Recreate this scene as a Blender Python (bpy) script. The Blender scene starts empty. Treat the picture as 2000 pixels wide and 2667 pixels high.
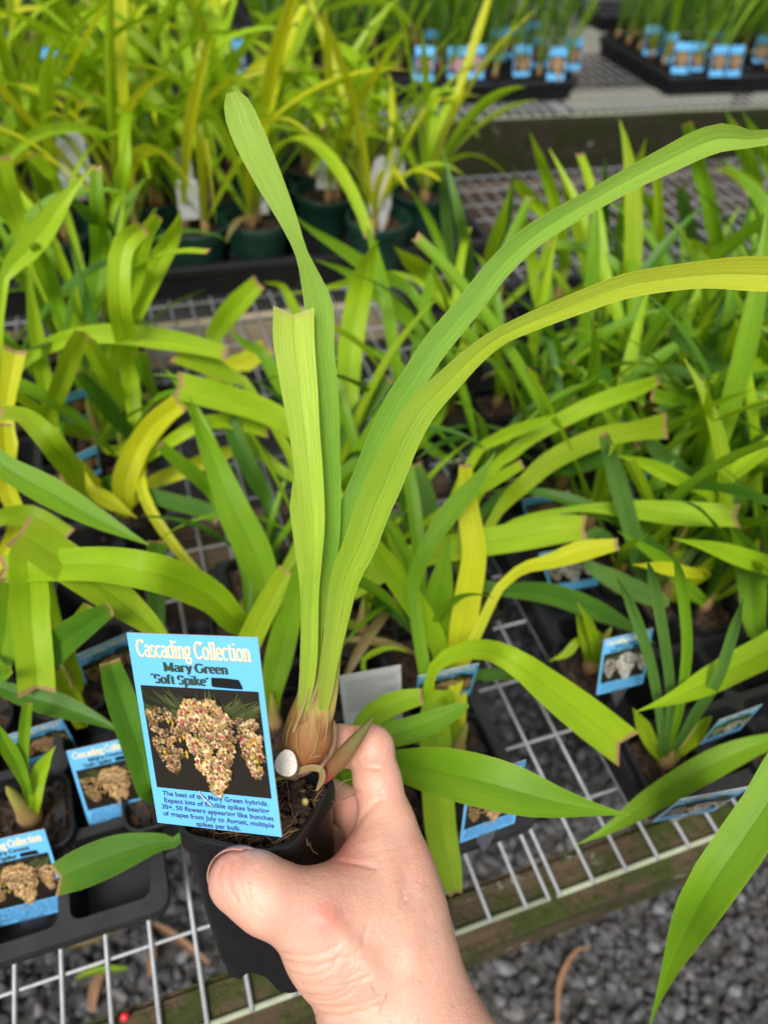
import bpy, bmesh, math, random
import numpy as np
from mathutils import Vector, Matrix

random.seed(7); RNG = np.random.default_rng(7)
SC = bpy.context.scene
COL = SC.collection

# ------------------------------------------------------------------ camera
FPX, CX, CY = 1870.0, 1000.0, 1333.5            # focal length and centre on a 2000 x 2667 frame
CAMH = 0.5                                      # camera above the bench top (bench top is z = 0)
AX = np.array([0.9454052, -0.18706325, 0.26686391])   # bench right / away / up seen in camera axes (right, down, forward)
AY = np.array([-0.3175283, -0.71310171, 0.62502939])
AZ = np.array([0.07338108, -0.67564288, -0.73356794])
MW = np.stack([AX, AY, AZ])
CAM = np.array([0.0, 0.0, CAMH])
cam = bpy.data.cameras.new('camera'); camo = bpy.data.objects.new('camera', cam); COL.objects.link(camo)
cam.sensor_fit = 'HORIZONTAL'; cam.sensor_width = 36.0; cam.lens = 36.0 * FPX / 2000.0
cam.clip_start = 0.01; cam.clip_end = 200.0
camo.matrix_world = Matrix([[MW[i, 0], -MW[i, 1], -MW[i, 2], CAM[i]] for i in range(3)] + [[0, 0, 0, 1]])
cam.dof.use_dof = True; cam.dof.focus_distance = 0.272; cam.dof.aperture_fstop = 9.6
SC.camera = camo
# ------------------------------------------------------------------ light
world = bpy.data.worlds.new('World'); SC.world = world; world.use_nodes = True
wn = world.node_tree.nodes; wl = world.node_tree.links
SUN_EL, SUN_AZ = math.radians(58), math.radians(215)    # azimuth from +Y clockwise
sky = wn.new('ShaderNodeTexSky'); sky.sky_type = 'NISHITA'; sky.sun_disc = False
sky.sun_elevation = SUN_EL; sky.sun_rotation = SUN_AZ; sky.dust_density = 4.0; sky.air_density = 1.0; sky.ozone_density = 0.6
bg = wn['Background']; bg.inputs[1].default_value = 0.066
hs = wn.new('ShaderNodeHueSaturation'); hs.inputs['Saturation'].default_value = 0.35   # a bright overcast sky
wl.new(sky.outputs[0], hs.inputs['Color']); wl.new(hs.outputs[0], bg.inputs[0])
sun = bpy.data.lights.new('sun', 'SUN'); suno = bpy.data.objects.new('sun', sun); COL.objects.link(suno)
sun.energy = 1.5; sun.angle = math.radians(18); sun.color = (1.0, 0.98, 0.94)
sdir = Vector((math.sin(SUN_AZ) * math.cos(SUN_EL), math.cos(SUN_AZ) * math.cos(SUN_EL), math.sin(SUN_EL)))
suno.rotation_euler = sdir.to_track_quat('Z', 'Y').to_euler()
SC.view_settings.view_transform = 'Standard'; SC.view_settings.look = 'None'
SC.view_settings.exposure = 1.2; SC.view_settings.gamma = 1.0
SC.cycles.use_denoising = True; SC.cycles.max_bounces = 8; SC.cycles.transmission_bounces = 6; SC.cycles.transparent_max_bounces = 8

# ------------------------------------------------------------------ geometry helpers
def ray(px, py): return np.array([(px - CX) / FPX, (py - CY) / FPX, 1.0])
def Q(px, py, z):                                 # point of the place at a distance z along the view axis
    return CAM + MW @ (ray(px, py) * z)
def P(px, py, h=0.0):                             # point of the place at height h above the bench top
    r = MW @ ray(px, py); t = (h - CAMH) / r[2]
    return CAM + r * t
def toimg(p):
    v = MW.T @ (np.asarray(p) - CAM); return v[:2] / v[2] * FPX + np.array([CX, CY]), v[2]
REG = dict(A=(0, 0, 2.37), B=(650, 0, 2.37), C=(1300, 0, 2.37), D=(0, 850, 2.37), E=(650, 850, 2.37), F=(1300, 850, 2.37),
           G=(1100, 1600, 1.843), Z=(0, 1600, 2.0725), H=(450, 1700, 2.0738), R=(650, 1700, 3.687), S=(0, 0, 1.0))
def rp(reg, x, y):
    a, b, s = REG[reg]; return a + x / s, b + y / s

def tag(o, label=None, cat=None, group=None, kind=None):
    if label: o['label'] = label
    if cat: o['category'] = cat
    if group: o['group'] = group
    if kind: o['kind'] = kind
    return o
def mesh(name, verts, faces, mat=None, smooth=False, uvs=None, cols=None):
    me = bpy.data.meshes.new(name)
    me.from_pydata([tuple(map(float, v)) for v in verts], [], [tuple(map(int, f)) for f in faces])
    if mat is not None:
        for m in (mat if isinstance(mat, (list, tuple)) else [mat]): me.materials.append(m)
    if smooth: me.polygons.foreach_set('use_smooth', [True] * len(me.polygons))
    if uvs is not None:
        uv = me.uv_layers.new(name='UVMap'); li = np.empty(len(me.loops), dtype=np.int32); me.loops.foreach_get('vertex_index', li)
        uv.data.foreach_set('uv', np.asarray(uvs, dtype=np.float32)[li].ravel())
    if cols is not None:                            # one colour for each face
        ca = me.color_attributes.new('Col', 'FLOAT_COLOR', 'CORNER'); n = np.array([len(f) for f in faces])
        c = np.repeat(np.asarray(cols, dtype=np.float32), n, axis=0)
        ca.data.foreach_set('color', np.concatenate([c, np.ones((len(c), 1), np.float32)], 1).ravel())
    me.update(); return me
def obj(name, me, parent=None, loc=None):
    o = bpy.data.objects.new(name, me); COL.objects.link(o)
    if parent is not None: o.parent = parent
    if loc is not None: o.location = Vector([float(a) for a in loc])
    return o
def empty(name, loc=(0, 0, 0)):
    o = bpy.data.objects.new(name, None); o.empty_display_size = 0.02; COL.objects.link(o)
    o.location = Vector([float(a) for a in loc]); return o
def box_vf(lo, hi):
    (x0, y0, z0), (x1, y1, z1) = lo, hi
    return ([(x0, y0, z0), (x1, y0, z0), (x1, y1, z0), (x0, y1, z0), (x0, y0, z1), (x1, y0, z1), (x1, y1, z1), (x0, y1, z1)],
            [(3, 2, 1, 0), (4, 5, 6, 7), (0, 1, 5, 4), (1, 2, 6, 5), (2, 3, 7, 6), (3, 0, 4, 7)])
def bevel_box(name, lo, hi, mat, b=0.003, seg=2):
    bm = bmesh.new(); v, f = box_vf(lo, hi); bv = [bm.verts.new(p) for p in v]
    for q in f: bm.faces.new([bv[i] for i in q])
    bmesh.ops.bevel(bm, geom=bm.edges[:], offset=b, segments=seg, affect='EDGES')
    me = bpy.data.meshes.new(name); bm.to_mesh(me); bm.free(); me.materials.append(mat); return me
def tube_vf(pts, rad, n=6, cap=True):
    pts = np.asarray(pts, float); rad = np.broadcast_to(np.asarray(rad, float), (len(pts),)); V = []; F = []
    t = np.gradient(pts, axis=0); t /= np.linalg.norm(t, axis=1)[:, None] + 1e-12
    ref = np.array([0, 0, 1.0]) if abs(t[0][2]) < .9 else np.array([1.0, 0, 0])
    a = np.cross(t[0], ref); a /= np.linalg.norm(a)
    for i in range(len(pts)):
        a = a - t[i] * (a @ t[i]); a /= np.linalg.norm(a); b = np.cross(t[i], a)
        for k in range(n):
            w = 2 * math.pi * k / n; V.append(pts[i] + rad[i] * (a * math.cos(w) + b * math.sin(w)))
    for i in range(len(pts) - 1):
        for k in range(n):
            F.append((i * n + k, i * n + (k + 1) % n, (i + 1) * n + (k + 1) % n, (i + 1) * n + k))
    if cap: F.append(tuple(range(n - 1, -1, -1))); F.append(tuple((len(pts) - 1) * n + k for k in range(n)))
    return V, F
def spline(pts, n):                                # Catmull-Rom through the points, even in length
    p = np.asarray(pts, float); q = np.vstack([2 * p[0] - p[1], p, 2 * p[-1] - p[-2]]); out = []
    for i in range(1, len(q) - 2):
        for t in np.linspace(0, 1, 12, endpoint=False):
            a, b, c, d = q[i - 1], q[i], q[i + 1], q[i + 2]
            out.append(.5 * (2 * b + (c - a) * t + (2 * a - 5 * b + 4 * c - d) * t * t + (3 * b - a - 3 * c + d) * t ** 3))
    out.append(p[-1]); out = np.array(out)
    return out
def resample(out, n, dims=3):
    s = np.concatenate([[0], np.cumsum(np.linalg.norm(np.diff(out[:, :dims], axis=0), axis=1))]); k = np.linspace(0, s[-1], n)
    return np.stack([np.interp(k, s, out[:, j]) for j in range(out.shape[1])], 1)
def join(parts):
    V = []; F = []
    for v, f in parts:
        o = len(V); V.extend(v); F.extend([tuple(i + o for i in q) for q in f])
    return V, F
def ico(sub=1):
    bm = bmesh.new(); bmesh.ops.create_icosphere(bm, subdivisions=sub, radius=1.0)
    v = np.array([x.co[:] for x in bm.verts]); f = [tuple(y.index for y in q.verts) for q in bm.faces]; bm.free(); return v, f
ICO1 = ico(1); ICO2 = ico(2); ICO3 = ico(3)

# ------------------------------------------------------------------ materials
class NT:
    def __init__(s, name):
        s.m = bpy.data.materials.new(name); s.m.use_nodes = True; s.n = s.m.node_tree.nodes; s.l = s.m.node_tree.links
        s.p = s.n['Principled BSDF']; s.out = s.n['Material Output']
    def new(s, t, **k):
        o = s.n.new('ShaderNode' + t)
        for a, b in k.items(): setattr(o, a, b)
        return o
    def link(s, a, b): s.l.new(a, b)
    def set(s, **k):
        for a, b in k.items():
            i = s.p.inputs[a.replace('_', ' ')]
            if isinstance(b, bpy.types.NodeSocket): s.l.new(b, i)
            else: i.default_value = (*b, 1) if isinstance(b, tuple) and len(b) == 3 and i.type == 'RGBA' else b
        return s
    def math(s, op, a, b=None, c=None, clamp=False):
        o = s.new('Math', operation=op, use_clamp=clamp)
        for i, v in enumerate((a, b, c)):
            if v is None: continue
            if isinstance(v, bpy.types.NodeSocket): s.l.new(v, o.inputs[i])
            else: o.inputs[i].default_value = v
        return o.outputs[0]
    def mix(s, f, a, b, mode='MIX'):
        o = s.new('Mix', data_type='RGBA', blend_type=mode)
        for i, v in ((0, f), (6, a), (7, b)):
            if isinstance(v, bpy.types.NodeSocket): s.l.new(v, o.inputs[i])
            else: o.inputs[i].default_value = v if not isinstance(v, tuple) else (*v, 1)[:4]
        return o.outputs[2]
    def noise(s, vec=None, scale=5, detail=3, rough=.55):
        o = s.new('TexNoise'); o.inputs['Scale'].default_value = scale; o.inputs['Detail'].default_value = detail; o.inputs['Roughness'].default_value = rough
        if vec is not None: s.l.new(vec, o.inputs['Vector'])
        return o.outputs['Fac']
    def ramp(s, f, stops):
        o = s.new('ValToRGB'); s.l.new(f, o.inputs[0]); e = o.color_ramp.elements
        while len(e) < len(stops): e.new(.5)
        for i, (p, c) in enumerate(stops): e[i].position = p; e[i].color = (*c, 1) if len(c) == 3 else c
        return o.outputs[0]
    def coord(s, k='Object'): return s.new('TexCoord').outputs[k]
    def mapv(s, v, scale=(1, 1, 1), loc=(0, 0, 0)):
        o = s.new('Mapping'); s.l.new(v, o.inputs[0]); o.inputs['Scale'].default_value = scale; o.inputs['Location'].default_value = loc; return o.outputs[0]
    def bump(s, h, strength=.3, dist=.001):
        o = s.new('Bump'); o.inputs['Strength'].default_value = strength; o.inputs['Distance'].default_value = dist; s.l.new(h, o.inputs['Height']); s.l.new(o.outputs[0], s.p.inputs['Normal'])
        return o.outputs[0]

def leaf_mat(name, c, c2, trans=0.45, dry=(.45, .28, .12), speck=False, end=None):
    t = NT(name); uv = t.coord('UV'); sx = t.new('SeparateXYZ'); t.link(uv, sx.inputs[0]); U, V = sx.outputs[0], sx.outputs[1]
    rnd = t.new('ObjectInfo').outputs['Random']
    cm = t.new('CombineXYZ'); t.link(t.math('MULTIPLY', U, 55.), cm.inputs[0]); t.link(t.math('MULTIPLY', V, 2.0), cm.inputs[1]); t.link(t.math('MULTIPLY', rnd, 40.), cm.inputs[2])
    vein = t.noise(cm.outputs[0], 1.0, 3, .6)
    cb = t.new('CombineXYZ'); t.link(t.math('MULTIPLY', U, 2.2), cb.inputs[0]); t.link(t.math('MULTIPLY', V, 5.0), cb.inputs[1]); t.link(t.math('MULTIPLY', rnd, 90.), cb.inputs[2])
    blot = t.noise(cb.outputs[0], 1.0, 3, .6)
    f = t.math('ADD', t.math('MULTIPLY', t.math('SUBTRACT', vein, .5), .9 if speck else .6), t.math('ADD', t.math('MULTIPLY', t.math('SUBTRACT', blot, .5), 1.7), t.math('ADD', t.math('MULTIPLY', rnd, .5), .22)), clamp=True)
    colr = t.mix(f, c, c2)
    if end: colr = t.mix(t.math('MULTIPLY', t.math('SUBTRACT', V, .30, clamp=True), 1.7, clamp=True), colr, t.mix(f, tuple(x * .85 for x in end), end))
    mid = t.math('SUBTRACT', 1., t.math('MULTIPLY', t.math('ABSOLUTE', t.math('SUBTRACT', U, .5)), 26.), clamp=True)
    colr = t.mix(t.math('MULTIPLY', mid, .35), colr, tuple(x * .55 for x in c))
    side = t.math('LESS_THAN', t.math('ABSOLUTE', t.math('SUBTRACT', U, .5)), .475)
    colr = t.mix(t.math('MULTIPLY', t.math('SUBTRACT', 1., side), .45 if speck else .22), colr, (.42, .50, .06))
    base = t.math('SUBTRACT', 1., t.math('MULTIPLY', V, 7.), clamp=True)
    colr = t.mix(t.math('MULTIPLY', base, .6), colr, (.36, .43, .06))
    tipy = t.math('MULTIPLY', t.math('GREATER_THAN', t.math('ADD', V, t.math('MULTIPLY', t.math('SUBTRACT', vein, .5), .008)), .989), 1.)
    near = t.math('MULTIPLY', t.math('SUBTRACT', V, .93, clamp=True), 9., clamp=True)
    colr = t.mix(t.math('MULTIPLY', near, .22), colr, (.50, .42, .04))
    colr = t.mix(tipy, colr, dry)
    if speck:
        cv = t.new('CombineXYZ'); t.link(t.math('MULTIPLY', U, 5.), cv.inputs[0]); t.link(t.math('MULTIPLY', V, 34.), cv.inputs[1])
        vo = t.new('TexVoronoi'); t.link(cv.outputs[0], vo.inputs['Vector']); vo.inputs['Scale'].default_value = 1.6
        sp = t.math('LESS_THAN', vo.outputs['Distance'], .065)
        colr = t.mix(t.math('MULTIPLY', t.math('MULTIPLY', sp, t.math('GREATER_THAN', blot, .53)), .8), colr, (.03, .025, .01))
    t.set(Base_Color=colr, Roughness=.40, Specular_IOR_Level=.40 if speck else .36)
    bn = t.bump(vein, .7 if speck else .35, .0006)
    tr = t.new('BsdfTranslucent'); t.link(t.mix(.5, colr, t.mix(1., colr, (1.15, 1.05, .35), 'MULTIPLY')), tr.inputs[0]); t.link(bn, tr.inputs['Normal'])
    mx = t.new('MixShader'); mx.inputs[0].default_value = trans
    t.link(t.p.outputs[0], mx.inputs[1]); t.link(tr.outputs[0], mx.inputs[2]); t.link(mx.outputs[0], t.out.inputs[0])
    return t.m
LM = dict(
    y=leaf_mat('leaf_yellow', (.52, .56, .010), (.68, .70, .03)),
    l=leaf_mat('leaf_lime', (.27, .47, .010), (.43, .60, .020)),
    g=leaf_mat('leaf_green', (.14, .31, .010), (.24, .43, .016)),
    d=leaf_mat('leaf_dark', (.05, .15, .010), (.10, .25, .016)),
    b=leaf_mat('leaf_bluish', (.08, .19, .032), (.14, .28, .05)),
    o=leaf_mat('leaf_olive', (.23, .37, .008), (.36, .49, .014)),
    p=leaf_mat('leaf_hero_lime', (.33, .52, .035), (.46, .64, .05), trans=.32, end=(.50, .68, .07), speck=True, dry=(.46, .50, .10)),
    q=leaf_mat('leaf_hero_green', (.15, .34, .022), (.25, .46, .035), trans=.30, end=(.36, .55, .06), speck=True, dry=(.46, .50, .10)),
    r=leaf_mat('leaf_hero_yellow', (.22, .37, .012), (.36, .50, .022), trans=.30, end=(.58, .61, .03), speck=True, dry=(.46, .50, .10)),
    t=leaf_mat('leaf_straw', (.36, .26, .10), (.46, .36, .16), dry=(.3, .18, .08)))

def plain(name, c, rough=.5, bumpy=None, metal=0., spec=.5, var=0.):
    t = NT(name); co = t.coord()
    t.set(Base_Color=c, Roughness=rough, Metallic=metal, Specular_IOR_Level=spec)
    if var:
        n = t.noise(co, 60, 4); t.set(Base_Color=t.mix(n, tuple(x * (1 - var) for x in c), tuple(min(1, x * (1 + var)) for x in c)))
    if bumpy: t.bump(t.noise(co, bumpy, 4), .3, .0008)
    return t.m
def plastic(name, c, dust, rough=.38):
    t = NT(name); co = t.coord(); n = t.noise(co, 45, 6, .7); f = t.math('MULTIPLY', t.math('SUBTRACT', n, .48, clamp=True), 1.6, clamp=True)
    t.set(Base_Color=t.mix(f, c, dust), Roughness=t.math('ADD', t.math('MULTIPLY', n, .35), rough - .15), Specular_IOR_Level=.5)
    t.bump(t.noise(co, 160, 3), .12, .0006); return t.m
M_POT = plastic('black_plastic', (.007, .0065, .008), (.022, .020, .022), .28)
M_TRAY = plastic('tray_plastic', (.009, .009, .010), (.030, .030, .031), .5)
M_GPOT = plastic('green_plastic', (.006, .035, .022), (.018, .075, .05), .45)
t = NT('galvanised_wire'); co = t.coord(); n = t.noise(co, 120, 4, .7)
t.set(Base_Color=t.mix(n, (.20, .205, .21), (.46, .47, .48)), Roughness=.5, Metallic=.35); t.bump(n, .3, .0006); M_WIRE = t.m
t = NT('mossy_wire'); n = t.noise(t.coord(), 60, 4, .7)
t.set(Base_Color=t.mix(n, (.20, .24, .09), (.42, .43, .36)), Roughness=.75); t.bump(n, .4, .0008); M_MWIRE = t.m
def timber(name, c1, c2, moss, amt):
    t = NT(name); co = t.coord(); g = t.noise(t.mapv(co, (6, 160, 160)), 1, 5, .65); k = t.noise(co, 22, 5, .65); k2 = t.noise(co, 130, 3, .6)
    wood = t.mix(g, c1, c2)
    mo = t.math('MULTIPLY', t.math('SUBTRACT', t.math('ADD', k, t.math('MULTIPLY', k2, .25)), amt, clamp=True), 9., clamp=True)
    lich = t.math('MULTIPLY', t.math('SUBTRACT', t.noise(t.mapv(co, (1, 1, 1), (4, 2, 1)), 34, 5, .7), .62, clamp=True), 9., clamp=True)
    c = t.mix(lich, t.mix(mo, wood, t.mix(k2, tuple(x * .45 for x in moss), moss)), (.36, .38, .30))
    t.set(Base_Color=c, Roughness=.9, Specular_IOR_Level=.2)
    t.bump(t.math('ADD', g, t.math('MULTIPLY', mo, k2)), .9, .002); return t.m
M_RAIL = timber('mossy_timber', (.022, .015, .010), (.13, .088, .052), (.05, .062, .014), .56)
M_JOIST = timber('brown_timber', (.04, .028, .02), (.15, .105, .07), (.05, .06, .02), .75)
M_SHADED = timber('shade_darkened_timber', (.012, .010, .007), (.05, .038, .024), (.03, .036, .008), .55)  # mossy timber with the shade between the benches painted into its colours
M_PALE = timber('pale_timber', (.24, .19, .12), (.42, .35, .24), (.15, .15, .06), .95)
t = NT('stone'); at = t.new('Attribute', attribute_name='Col'); n = t.noise(t.coord(), 240, 4, .65)
t.set(Base_Color=t.mix(t.math('MULTIPLY', n, .55), at.outputs['Color'], (.02, .02, .022)), Roughness=.75); t.bump(n, .5, .0012); M_STONE = t.m
t = NT('gravel_ground'); co = t.coord(); vo = t.new('TexVoronoi'); t.link(co, vo.inputs['Vector']); vo.inputs['Scale'].default_value = 70
t.set(Base_Color=t.mix(t.noise(co, 8, 4), t.mix(vo.outputs['Color'], (.018, .018, .019), (.085, .083, .08)), (.04, .036, .028)), Roughness=.9)
t.bump(vo.outputs['Distance'], 1., .008); M_GROUND = t.m
t = NT('bark_mix'); at = t.new('Attribute', attribute_name='Col'); n = t.noise(t.coord(), 500, 4)
t.set(Base_Color=t.mix(n, t.mix(.6, at.outputs['Color'], (.01, .006, .004)), at.outputs['Color']), Roughness=.85); t.bump(n, .6, .0006); M_BARK = t.m
t = NT('potting_soil'); co = t.coord(); vo = t.new('TexVoronoi'); t.link(co, vo.inputs['Vector']); vo.inputs['Scale'].default_value = 190
t.set(Base_Color=t.mix(vo.outputs['Color'], (.013, .007, .004), (.065, .034, .018)), Roughness=.9); t.bump(vo.outputs['Distance'], 1., .004); M_SOIL = t.m
t = NT('fibre'); n = t.noise(t.coord(), 90, 3); t.set(Base_Color=t.mix(n, (.12, .065, .03), (.38, .25, .13)), Roughness=.75); M_FIBRE = t.m
def bulb_mat(name, low, mid, top, p3=.52, p4=.72):
    t = NT(name); sx = t.new('SeparateXYZ'); t.link(t.coord('UV'), sx.inputs[0]); U, V = sx.outputs[0], sx.outputs[1]
    cm = t.new('CombineXYZ'); t.link(t.math('MULTIPLY', U, 70.), cm.inputs[0]); t.link(t.math('MULTIPLY', V, 3.5), cm.inputs[1]); st = t.noise(cm.outputs[0], 1., 4, .65)
    cb = t.new('CombineXYZ'); t.link(t.math('MULTIPLY', U, 9.), cb.inputs[0]); t.link(t.math('MULTIPLY', V, 3.), cb.inputs[1]); bl = t.noise(cb.outputs[0], 1.3, 4, .6)
    f = t.math('ADD', V, t.math('MULTIPLY', t.math('SUBTRACT', bl, .5), .35))
    c = t.ramp(f, [(0., low), (.10, low), (.24, mid), (p3, tuple(.6 * a + .4 * b for a, b in zip(mid, top))), (p4, top), (1., top)])
    c = t.mix(t.math('MULTIPLY', t.math('SUBTRACT', st, .52, clamp=True), 2.2, clamp=True), c, tuple(x * .35 for x in mid))
    c = t.mix(t.math('MULTIPLY', t.math('SUBTRACT', t.noise(cm.outputs[0], 2.3, 3, .7), .57, clamp=True), t.math('MULTIPLY', t.math('SUBTRACT', .8, V, clamp=True), 6.), clamp=True), c, (.56, .40, .22))
    t.set(Base_Color=c, Roughness=.42, Specular_IOR_Level=.45); t.bump(st, .5, .0009); return t.m
M_BULB = bulb_mat('bulb_hero', (.20, .028, .026), (.26, .10, .036), (.30, .22, .05))
M_SHEATH = bulb_mat('sheath_hero', (.24, .10, .035), (.32, .25, .05), (.27, .35, .035), .42, .62)
M_BULB2 = bulb_mat('bulb_tray', (.25, .12, .06), (.36, .22, .09), (.36, .36, .07))
M_SHOOT = bulb_mat('shoot', (.36, .06, .06), (.20, .09, .035), (.12, .12, .03))
t = NT('cut_face'); n = t.noise(t.coord(), 900, 3); t.set(Base_Color=t.mix(t.math('MULTIPLY', t.math('SUBTRACT', n, .5, clamp=True), 2.4, clamp=True), (.72, .66, .58), (.36, .28, .20)), Roughness=.8); M_CUT = t.m
t = NT('skin'); co = t.coord(); n1 = t.noise(co, 34, 4, .6); n2 = t.noise(co, 330, 4, .6); n3 = t.noise(t.mapv(co, (1, 1, 1), (3, 1, 2)), 75, 4)
redm = t.new('Attribute', attribute_name='Red')
cr = t.mix(t.math('ADD', t.math('MULTIPLY', redm.outputs['Fac'], .75), t.math('MULTIPLY', t.math('SUBTRACT', n1, .46), 1.5), clamp=True), (.62, .335, .24), (.60, .20, .155))
cr = t.mix(t.math('MULTIPLY', t.math('SUBTRACT', n3, .48, clamp=True), 2.2, clamp=True), cr, (.68, .42, .31))
t.set(Base_Color=cr, Roughness=.46, Specular_IOR_Level=.45, Subsurface_Weight=.18, Subsurface_Scale=.0022); t.p.inputs['Subsurface Radius'].default_value = (1., .35, .2)
vo = t.new('TexVoronoi', feature='DISTANCE_TO_EDGE'); t.link(t.mapv(co, (700, 700, 700)), vo.inputs['Vector']); vo.inputs['Scale'].default_value = 1
t.bump(t.math('ADD', t.math('MULTIPLY', n2, .8), t.math('MULTIPLY', vo.outputs['Distance'], .5)), .42, .0009); M_SKIN = t.m
M_NAIL = plain('nail', (.44, .24, .19), .32)
M_BLUE = plain('card_blue', (.13, .45, .80), .26, 25, var=.06)
M_WHITE = plain('card_white', (.52, .52, .51), .45)
M_BACK = plain('card_back_print', (.33, .35, .35), .5)
M_GRN = plain('print_green', (.022, .045, .022), .5)
M_NAVY = plain('print_navy', (.022, .022, .12), .5)
M_CREAM = plain('print_cream', (.88, .80, .40), .5)
M_ORAN = plain('print_orange', (.55, .20, .06), .5)
M_BLK = plain('marker_black', (.004, .004, .005), .35)
t = NT('print_photo'); at = t.new('Attribute', attribute_name='Col'); t.set(Base_Color=at.outputs['Color'], Roughness=.24); M_PRINT = t.m
t = NT('clear_plastic'); t.set(Base_Color=(.55, .60, .85), Roughness=.12, Transmission_Weight=.92, IOR=1.3, Alpha=.55); M_CLEAR = t.m
M_RED = plain('berry_red', (.65, .02, .03), .3)
M_DRY = plain('dry_leaf', (.26, .14, .07), .7, var=.4)

# ================================================================== SETTING
GZ = -0.45
gv = [(-40, -40, GZ), (40, -40, GZ), (40, 40, GZ), (-40, 40, GZ)]
tag(obj('ground', mesh('ground', gv, [(0, 1, 2, 3)], M_GROUND)), kind='structure')

M_CONC = plain('concrete', (.17, .165, .115), .9, 60, var=.35)
tag(obj('concrete_path', mesh('concrete_path', *box_vf((1.75, 2.55, GZ - .05), (4.2, 6.5, GZ + .012)), M_CONC)), kind='structure')

def gravel(n, x0, x1, y0, y1, layers):
    V = []; F = []; C = []; base, fc = ICO1; k = 0
    for L in range(layers):
        for _ in range(n):
            x = RNG.uniform(x0, x1); y = RNG.uniform(y0, y1); s = .0064 * RNG.uniform(.55, 1.5)
            v = base * (1 + RNG.uniform(-.28, .28, (len(base), 1))) * (s * RNG.uniform(.75, 1.35), s * RNG.uniform(.6, 1.1), s * RNG.uniform(.45, .85))
            a = RNG.uniform(0, 6.28); b = RNG.uniform(-.6, .6); ca, sa, cb, sb = math.cos(a), math.sin(a), math.cos(b), math.sin(b)
            R = np.array([[ca, -sa, 0], [sa, ca, 0], [0, 0, 1]]) @ np.array([[1, 0, 0], [0, cb, -sb], [0, sb, cb]])
            V.append(v @ R.T + (x, y, GZ + .003 + L * .006 + RNG.uniform(0, .004))); F.extend([tuple(i + k for i in q) for q in fc]); k += len(base)
            g = RNG.choice([.05, .075, .105, .15, .21], p=[.3, .3, .22, .13, .05]); tint = RNG.uniform(-.06, .12)
            C.extend([(g * (1 + tint), g, g * (1 - .5 * tint + .03))] * len(fc))
    return mesh('gravel', np.concatenate(V), F, M_STONE, cols=C)
tag(obj('gravel', gravel(5200, -.42, .95, -.06, .75, 2)), 'loose dark grey basalt gravel covering the ground', 'gravel', kind='stuff')

def bench(name, label, x0, x1, y0, y1, seams, rails, legs):
    b = empty(name, ((x0 + x1) / 2, y0, 0)); off = np.array(b.location[:])
    tag(b, label, 'bench', 'mesh topped plant benches')
    edges = [x0] + [e for s in seams for e in s] + [x1]
    cache = {}
    def wire(p0, p1, r, m, bendy=.0006):
        L = np.linalg.norm(np.subtract(p1, p0)); key = (round(float(L), 3), r, m.name, int(abs(p1[0] - p0[0]) > .01))
        if key not in cache:
            d = np.subtract(p1, p0); n = max(3, int(L / .12)); pts = np.array([d * t for t in np.linspace(0, 1, n)]); pts[1:-1, 2] += RNG.uniform(-bendy, bendy, n - 2)
            v, f = tube_vf(pts, r, 8); cache[key] = mesh('wire', v, f, m, True)
        obj('wire', cache[key], b, np.array(p0) - off)
    for i in range(0, len(edges), 2):
        a, c = edges[i], edges[i + 1]
        xs = np.arange(a, c + .001, .0252); xs = np.append(xs[xs < c - .012], c)
        for x in xs: wire((x, y0 - .002, -.0012), (x, y1, -.0012), .00135, M_WIRE)
        for j, y in enumerate(np.arange(y0, y1 + .001, .05)):
            wire((a - .001, y, -.0038 if j else -.0042), (c + .001, y, -.0038 if j else -.0042), .0013 if j else .0019, M_WIRE if j else M_MWIRE)
    for nm, ya, yb, za, zb, m in rails:
        obj(nm, bevel_box(nm, (x0 - .03 - off[0], ya - off[1], za), (x1 + .03 - off[0], yb - off[1], zb), m, .004), b)
    for lx in legs:
        for ly in (y0 + .02, y1 - .05):
            obj('leg', bevel_box('leg', (lx - off[0], ly - off[1], GZ - .02), (lx + .06 - off[0], ly + .045 - off[1], -.078), M_JOIST, .003), b)
    return b
bench('plant_bench', 'galvanised mesh bench with mossy timber edge in front, holding the nearest plants', -.62, 2.0, .0785, 1.13,
      [(.1775, .1855), (1.1, 1.108)], [('front_rail', .066, .102, -.076, -.0063, M_RAIL), ('joist', .40, .435, -.075, -.0063, M_JOIST), ('joist', .448, .47, -.072, -.0063, M_JOIST),
      ('joist', .778, .802, -.06, -.0063, M_PALE), ('back_rail', 1.08, 1.118, -.09, -.0063, M_JOIST)], (-.5, .55, 1.7))
bench('plant_bench', 'second mesh bench across the gap behind, with a dark mossy edge', -.7, 3.0, 1.385, 2.45,
      [(.9, .908)], [('front_rail', 1.37, 1.41, -.12, -.0063, M_SHADED), ('joist', 1.75, 1.79, -.08, -.0063, M_JOIST), ('back_rail', 2.38, 2.42, -.1, -.0063, M_JOIST)], (-.4, .8, 2.3))
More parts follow.
